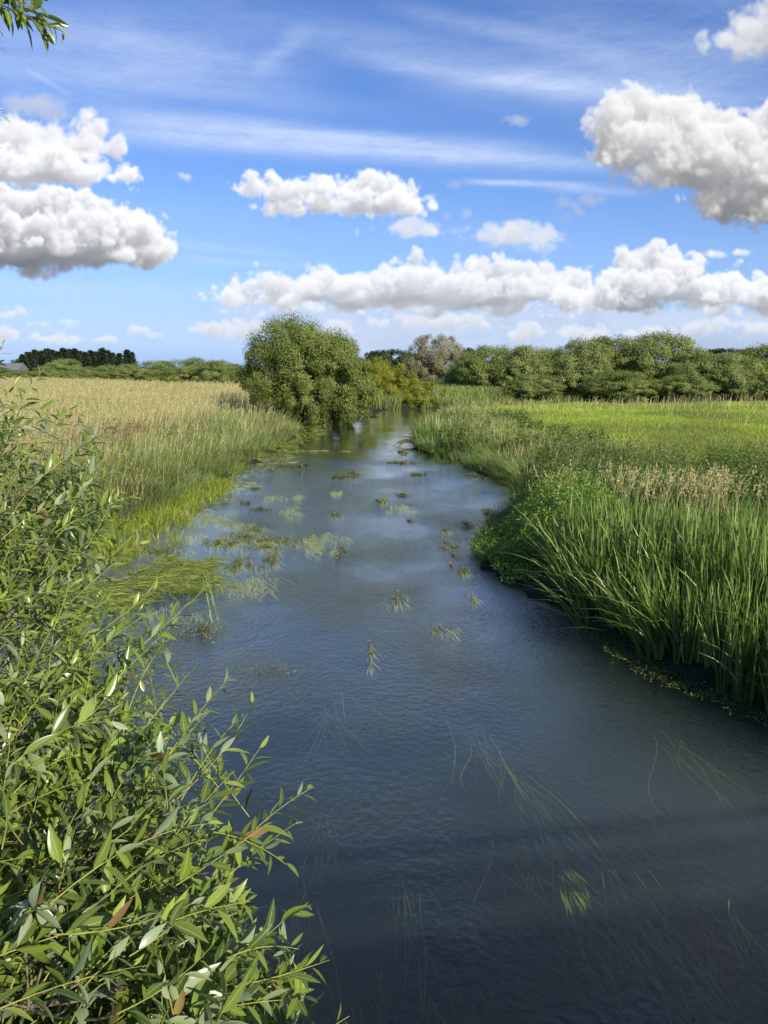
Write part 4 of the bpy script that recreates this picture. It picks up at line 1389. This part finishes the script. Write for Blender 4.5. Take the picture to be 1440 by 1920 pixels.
tag(b.build('floating_mat', M_weed), 'flat yellowish weed mat floating off the left margin', 'water plants', kind='stuff')
x, y = sample(60000, 17, 46, .6, lambda y: -8 + 0 * y, lambda y: -3 + 0 * y)
s = sdist(x, y)
k = (s < .15) & (s > -.35 - .45 * np.maximum(0, vnoise(x, y, 1.0, 4)) - .3 * (y < 24)) & (rng.random(len(x)) < .45 + .8 * vnoise(x, y, .6, 9))
x, y = x[k], y[k]
grass_stuff('water_edge_grass', 'yellow-green grass tongues fringing the left waterline', 'water plants', np.stack([x, y, np.full(len(x), -.02)], 1), rng.uniform(.12, .34, len(x)), lod(y, .013), M_weed, .4, .6)
# mud-brown and pale scum in and around the margin
x = rng.uniform(-9, 0, 90000)
y = rng.uniform(9, 50, 90000)
s = sdist(x, y)
k = (s < .05) & (s > -1.5 - .7 * vnoise(x, y, 1.3)) & (rng.random(len(x)) < .5 + .5 * vnoise(x, y, .5, 5)) & (x < -1.8) & (rng.random(len(x)) < 30 / y)
x, y = x[k], y[k]
P = np.stack([x, y, rng.uniform(-.02, .012, len(x))], 1)
b = Bag()
b.add(*strands(P, rng.normal(-1.1, .5, len(x)), rng.uniform(.12, .45, len(x)), lod(y, .010, .0007), rng.normal(0, .2, len(x)), segs=4))
tag(b.build('shallow_weed', leaf_mat('shallow_weed', [(.15, .16, .035), (.28, .31, .05), (.44, .48, .08)], .5, .1, spec=.4)), 'olive streaming weed carpeting the left shallows', 'water plants', kind='stuff')
# algae scum at the foot of the iris bed
x = rng.uniform(2, 6, 60000)
y = rng.uniform(5, 11, 60000)
s = sdist(x, y)
k = (s < .06) & (s > -.42 - .12 * vnoise(x, y, .3)) & (y < 9.6) & (rng.random(len(x)) < .6 + .6 * vnoise(x, y, .15, 5))
x, y = x[k][:8000], y[k][:8000]
P = np.stack([x, y, rng.uniform(.0, .02, len(x))], 1)
b = Bag()
s_ = rng.uniform(.012, .035, len(x))
b.add(*cards(P, rng.normal(0, 1, (len(x), 3)) * [1, 1, .1], np.array([0, 0, 1]) + rng.normal(0, .2, (len(x), 3)), s_, s_ * .6))
tag(b.build('algae_scum', leaf_mat('algae', [(.06, .07, .02), (.16, .20, .03), (.28, .32, .06)], .5, .1, spec=.4)), 'yellowish algae scum floating at the foot of the iris bed', 'algae', kind='stuff')


def under(label, spots, name='submerged_weed', n=40, mat=None, zz=(-.45, -.08), L=(.5, 1.5), w=.012, flow=-1.45, spread=.25, kind='stuff', group=None):
    b = Bag()
    for (px_, py_) in spots:
        p = on_z(px_, py_)
        z0 = rng.uniform(*zz)
        P = np.stack([p[0] + rng.normal(0, spread, n), p[1] + rng.normal(0, spread * 1.6, n), z0 + rng.normal(0, .06, n)], 1)
        P[:, 2] = np.minimum(P[:, 2], -.015)
        b.add(*strands(P, rng.normal(flow, .16, n), rng.uniform(*L, n), rng.uniform(.6, 1.3, n) * w, rng.normal(0, .08, n), segs=9, zdrop=.05))
    return tag(b.build(name, mat or M_sub), label, 'underwater plants', group, kind)


under('dim weed streamers trailing under the surface of the near water', [(970, 1370), (955, 1430), (1010, 1400), (1150, 1480), (1240, 1330), (590, 1400), (560, 1560), (760, 1540), (690, 1750), (1100, 1560), (1190, 1600),
       (620, 1250), (880, 1300), (1330, 1560), (1330, 1800), (850, 1750)], n=15, spread=.10, zz=(-.75, -.32), w=.010)
under('yellow-green underwater weed tuft glowing right of centre in the near water', [(1062, 1610)], 'underwater_tuft', 22, M_weed, (-.16, -.08), (.18, .36), .007, -1.25, .035, None)
under('fine pale weed strands drifting just under the surface near the lower right', [(1365, 1700)], 'underwater_strand', 9, M_weed, (-.06, -.02), (.2, .34), .007, -1.5, .02, None)
# dead branch caught at the far right point
root = empty('dead_branch', (*on_z(775, 836)[:2], 0))
tag(root, 'dead dark branch caught in the water at the far right bank point', 'branch')
b = Bag()
for k in range(7):
    a = rng.uniform(2.2, 4.2)
    p2 = np.array([math.cos(a) * rng.uniform(.5, 1.1), rng.uniform(-.5, .3), rng.uniform(-.1, .6)])
    b.add(*tube(bezier(np.array([.3, .1, .1]), p2 * .5 + [0, 0, .35], p2, 6), np.linspace(.035, .012, 6), 4))
b.build('twigs', M_bark, root)

# ------------------------------------------------------------------ the near willow
M_leafW = leaf_mat('willow_leaf', [(.06, .10, .018), (.115, .165, .024), (.19, .26, .035), (.32, .39, .07)], .30, .22, back=(.36, .42, .26), rib=(.42, .45, .14), spec=.55, tcol=(1.7, 1.9, .5))
M_dead = leaf_mat('withered_leaf', [(.20, .11, .04), (.30, .20, .07), (.46, .40, .08)], .5, .3, spec=.3)


def twig_leaves(pts, n, size, bag, dead, seed_az, dens=1.0, droop=.18):
    pts = np.asarray(pts)
    seg = np.linalg.norm(np.diff(pts, axis=0), axis=1)
    cum = np.concatenate([[0], np.cumsum(seg)])
    tot = cum[-1]
    u = (np.arange(n) + rng.uniform(-.2, .2, n)) / n
    u = np.clip(.06 + .94 * u, 0, 1)
    s = u * tot
    P = np.stack([np.interp(s, cum, pts[:, i]) for i in range(3)], 1)
    T = unit(np.stack([np.interp(np.minimum(s + .01, tot), cum, pts[:, i]) - np.interp(np.maximum(s - .01, 0), cum, pts[:, i]) for i in range(3)], 1))
    ref = unit(np.cross(T, np.array([0.1, 0.2, 1.0])))
    bi = np.cross(T, ref)
    a = seed_az + np.arange(n) * 2.4 + rng.normal(0, .25, n)
    rad = np.cos(a)[:, None] * ref + np.sin(a)[:, None] * bi
    op = rng.uniform(.55, 1.05, n) * np.where(u > .92, .4, 1)
    D = unit(T * np.cos(op)[:, None] + rad * np.sin(op)[:, None] - np.array([0, 0, droop]) * rng.uniform(.2, 1.8, n)[:, None])
    Nn = unit(T * .8 + np.array([0.15, -.25, .75]) + rng.normal(0, .38, (n, 3)))
    L = size * rng.uniform(.7, 1.2, n) * (1 - .55 * np.maximum(0, u - .6) / .4)
    Wd = L * rng.uniform(.23, .33, n)
    isd = rng.random(n) < .006
    rnd = np.clip(rng.normal(.42, .22, n) + .25 * (u > .85), 0, 1)
    args = (D, Nn, L, Wd, rng.uniform(0, .30, n), rng.uniform(.15, .6, n), rnd)
    bag.add(*leaves(P[~isd] + rad[~isd] * .004, *[q[~isd] for q in args]))
    if isd.any():
        dead.add(*leaves(P[isd], *[q[isd] for q in args]))


SIL = [(-420, 690), (-60, 650), (0, 705), (60, 760), (120, 780), (190, 830), (235, 885), (248, 935), (205, 985), (150, 1020), (190, 1075), (265, 1120), (300, 1165), (262, 1210), (300, 1290), (345, 1330), (395, 1400),
       (420, 1455), (400, 1520), (430, 1570), (445, 1640), (500, 1700), (545, 1790), (575, 1860), (600, 1990), (-420, 2050)]
wroot_loc = np.array([-3.9, 2.7, .25])
wil = empty('willow_bush', tuple(wroot_loc))
tag(wil, 'leafy willow bush with yellow twigs filling the left foreground', 'tree')


def surf_t(py):
    return float(np.interp(py, [650, 720, 900, 1200, 1500, 1750, 1950], [3.5, 3.45, 3.15, 2.6, 2.15, 1.9, 1.75]))


leafbag, deadbag, twigbag, limbbag = Bag(), Bag(), Bag(), Bag()
basepts = []


def add_twig(tip, direc, length, size=.085, nleaf=None, bend=.12, rad=.0019):
    """a leafy shoot that ends at TIP having grown along DIREC"""
    direc = direc / np.linalg.norm(direc)
    b0_ = tip - direc * length
    side = np.cross(direc, rvec(1)[0])
    ctrl = (tip + b0_) / 2 + side * length * bend + np.array([0, 0, .05 * length])
    pts = bezier(b0_, ctrl, tip, 9)
    twigbag.add(*tube(pts, np.linspace(rad, rad * .35, 9), 5, rng.random()))
    n = nleaf or int(length / .019)
    twig_leaves(pts, n, size, leafbag, deadbag, rng.uniform(0, 6.28))
    basepts.append(b0_)
    return pts


def scr_dir(px, py, dx, dy, dist, dd=0.0):
    """world direction that looks like (dx, dy) pixels on the photograph at that place"""
    a = at_t(px, py, dist)
    b = at_t(px + dx, py + dy, dist + dd)
    return b - a


HERO = [  # tip px, from px, distance, depth change, size
    ((588, 1475), (400, 1640), 2.05, .10, .085), ((478, 1310), (330, 1500), 2.2, .15, .08), ((432, 1268), (300, 1440), 2.3, .2, .08), ((545, 1628), (400, 1560), 2.0, 0, .08), ((492, 1395), (370, 1560), 2.1, .1, .08),
    ((618, 1800), (440, 1850), 1.85, .1, .075), ((655, 1905), (520, 1960), 1.8, .1, .05), ((578, 1692), (450, 1800), 1.95, .2, .08), ((560, 1540), (430, 1640), 2.05, .2, .07), ((368, 1245), (240, 1400), 2.4, .1, .075),
    ((412, 1078), (215, 1255), 2.75, .2, .075), ((330, 1165), (150, 1330), 2.6, .2, .08), ((318, 1195), (230, 1380), 2.5, .1, .085), ((500, 1545), (330, 1660), 2.0, .0, .085), ((470, 1690), (290, 1740), 1.9, .0, .09),
    ((8, 640), (-60, 800), 3.1, .1, .075), ((84, 688), (10, 830), 3.3, .1, .07), ((148, 752), (30, 880), 3.3, .1, .075), ((218, 788), (70, 900), 3.2, .1, .08), ((238, 870), (90, 960), 3.15, .0, .08), ((262, 925), (100, 1000), 3.1, .0, .085),
    ((276, 978), (130, 1120), 2.95, .1, .08), ((205, 820), (40, 930), 3.25, .1, .08), ((306, 1095), (130, 1230), 2.8, .1, .08), ((35, 715), (-60, 860), 3.4, 0, .075), ((270, 1010), (110, 1150), 2.9, .1, .08), ((440, 1445), (300, 1600), 2.1, .0, .09),
    ((280, 1150), (120, 1290), 2.7, 0, .085), ((530, 1875), (380, 1900), 1.85, 0, .08), ((560, 1780), (420, 1800), 1.9, .05, .08), ((395, 1330), (260, 1480), 2.3, .1, .08), ((445, 1350), (340, 1500), 2.2, .1, .08)]
for (tp, fp, dist, dd, size) in HERO:
    tip = at_t(tp[0], tp[1], dist + dd)
    frm = at_t(fp[0], fp[1], dist)
    add_twig(tip, tip - frm, np.linalg.norm(tip - frm), size * .88, bend=rng.uniform(-.18, .18))
# the mass of the bush
cnt = 0
while cnt < 1500:
    px_, py_ = rng.uniform(-420, 600), rng.uniform(690, 2020)
    if not inpoly(np.array([px_]), np.array([py_]), SIL)[0]:
        continue
    dep = rng.exponential(.42)
    dist = max(1.95, surf_t(py_)) + min(dep, 1.7) + rng.normal(0, .06) + .12 * math.sin(px_ * .021 + py_ * .013) + .1 * math.sin(px_ * .05 - py_ * .03)
    if px_ < 250 and py_ > 1500:
        dist += .25
    tip = at_t(px_, py_, dist)
    d = scr_dir(px_, py_, 60 + rng.normal(0, 45), -85 + rng.normal(0, 45), dist, rng.normal(0, .13))
    add_twig(tip, d, rng.uniform(.20, .46), .082 * rng.uniform(.62, 1.08), bend=rng.uniform(-.35, .35))
    cnt += 1
basepts = np.array(basepts)
# limbs: a fan of boughs rising from the bank, twig bases join the nearest bough
g = np.random.default_rng(5)
cent = basepts[g.choice(len(basepts), 46, replace=False)].copy()
for it in range(6):
    lab = np.argmin(((basepts[:, None] - cent[None]) ** 2).sum(-1), 1)
    for c in range(len(cent)):
        if (lab == c).any():
            cent[c] = basepts[lab == c].mean(0)
for c in range(len(cent)):
    tgt = cent[c]
    st = wroot_loc + g.normal(0, .16, 3) * [1, 1, 0] - np.array([0, 0, .4])
    ctrl = st * .45 + tgt * .55 + np.array([-.35, .25, -.25]) + g.normal(0, .12, 3)
    pts = bezier(st, ctrl, tgt, 16)
    limbbag.add(*tube(pts, np.linspace(.030, .007, 16) * g.uniform(.8, 1.2), 6, g.random()))
    for b0_ in basepts[lab == c]:
        j = g.integers(8, 15)
        q = pts[j]
        if np.linalg.norm(b0_ - q) < .9:
            limbbag.add(*tube(bezier(q, (q * .4 + b0_ * .6) + [0, 0, -.04], b0_, 6), np.linspace(.0036, .0020, 6), 4, g.random()))


def rel(bag, name, mat, parent, loc, smooth=False):
    V, F, A = bag.get()
    return mesh(name, V - loc, F, mat, parent, A, smooth)


rel(leafbag, 'foliage', M_leafW, wil, wroot_loc, True)
rel(deadbag, 'withered_leaves', M_dead, wil, wroot_loc, True)
rel(twigbag, 'twigs', M_twig, wil, wroot_loc, True)
rel(limbbag, 'trunk', M_bark, wil, wroot_loc, True)
print('willow leaves', leafbag.n // 18)

# the taller willow whose branch ends hang into the top left corner
t2loc = np.array([-5.6, 3.2, .4])
w2 = empty('overhanging_willow', tuple(t2loc))
tag(w2, 'willow branch tips hanging dark against the sky in the top left corner', 'tree')
leafbag, deadbag, twigbag, limbbag = Bag(), Bag(), Bag(), Bag()
basepts = []
for (tp, fp, dist, size, nl) in [((100, 64), (10, 20), 3.4, .095, 12), ((128, 66), (40, 30), 3.4, .085, 9), ((118, 60), (20, 0), 3.4, .095, 13), ((72, 55), (0, -30), 3.4, .075, 10), ((12, 98), (-60, 60), 3.3, .07, 8), ((14, 222), (-60, 190), 3.2, .07, 9), ((45, 50), (10, -60), 3.5, .075, 12), ((85, 22), (20, -30), 3.4, .06, 7),
                             ((60, 15), (-20, -60), 3.6, .08, 12), ((112, -10), (60, -80), 3.4, .07, 8), ((4, 278), (-60, 250), 3.3, .06, 7), ((30, 20), (-60, -20), 3.5, .08, 12), ((0, 60), (-70, 0), 3.5, .075, 12), ((80, 15), (0, -60), 3.45, .075, 10)]:
    tip = at_t(tp[0], tp[1], dist)
    frm = at_t(fp[0], fp[1], dist + .1)
    frm = tip + (frm - tip) * 1.4
    add_twig(tip, tip - frm, np.linalg.norm(tip - frm), size, nl, bend=.08)
for k in range(60):
    px_, py_ = rng.uniform(-420, -30), rng.uniform(-400, 300)
    tip = at_t(px_, py_, rng.uniform(3.3, 4.6))
    add_twig(tip, np.array([.5, -.1, -.6]) + rng.normal(0, .3, 3), rng.uniform(.3, .6), .08)
basepts = np.array(basepts)
hub = np.array([-4.2, 3.3, 6.2])
limbbag.add(*tube(bezier(t2loc - [0, 0, .6], np.array([-5.8, 3.2, 3.5]), hub, 14), np.linspace(.16, .06, 14), 9))
for b0_ in basepts:
    m_ = hub + (b0_ - hub) * .5 + np.array([0, 0, .25])
    twigbag.add(*tube(bezier(hub + g.normal(0, .04, 3), m_, b0_, 9), np.linspace(.014, .003, 9), 4, g.random()))
rel(leafbag, 'foliage', M_leafW, w2, t2loc, True)
rel(twigbag, 'twigs', M_bark, w2, t2loc, True)
rel(limbbag, 'trunk', M_bark, w2, t2loc, True)
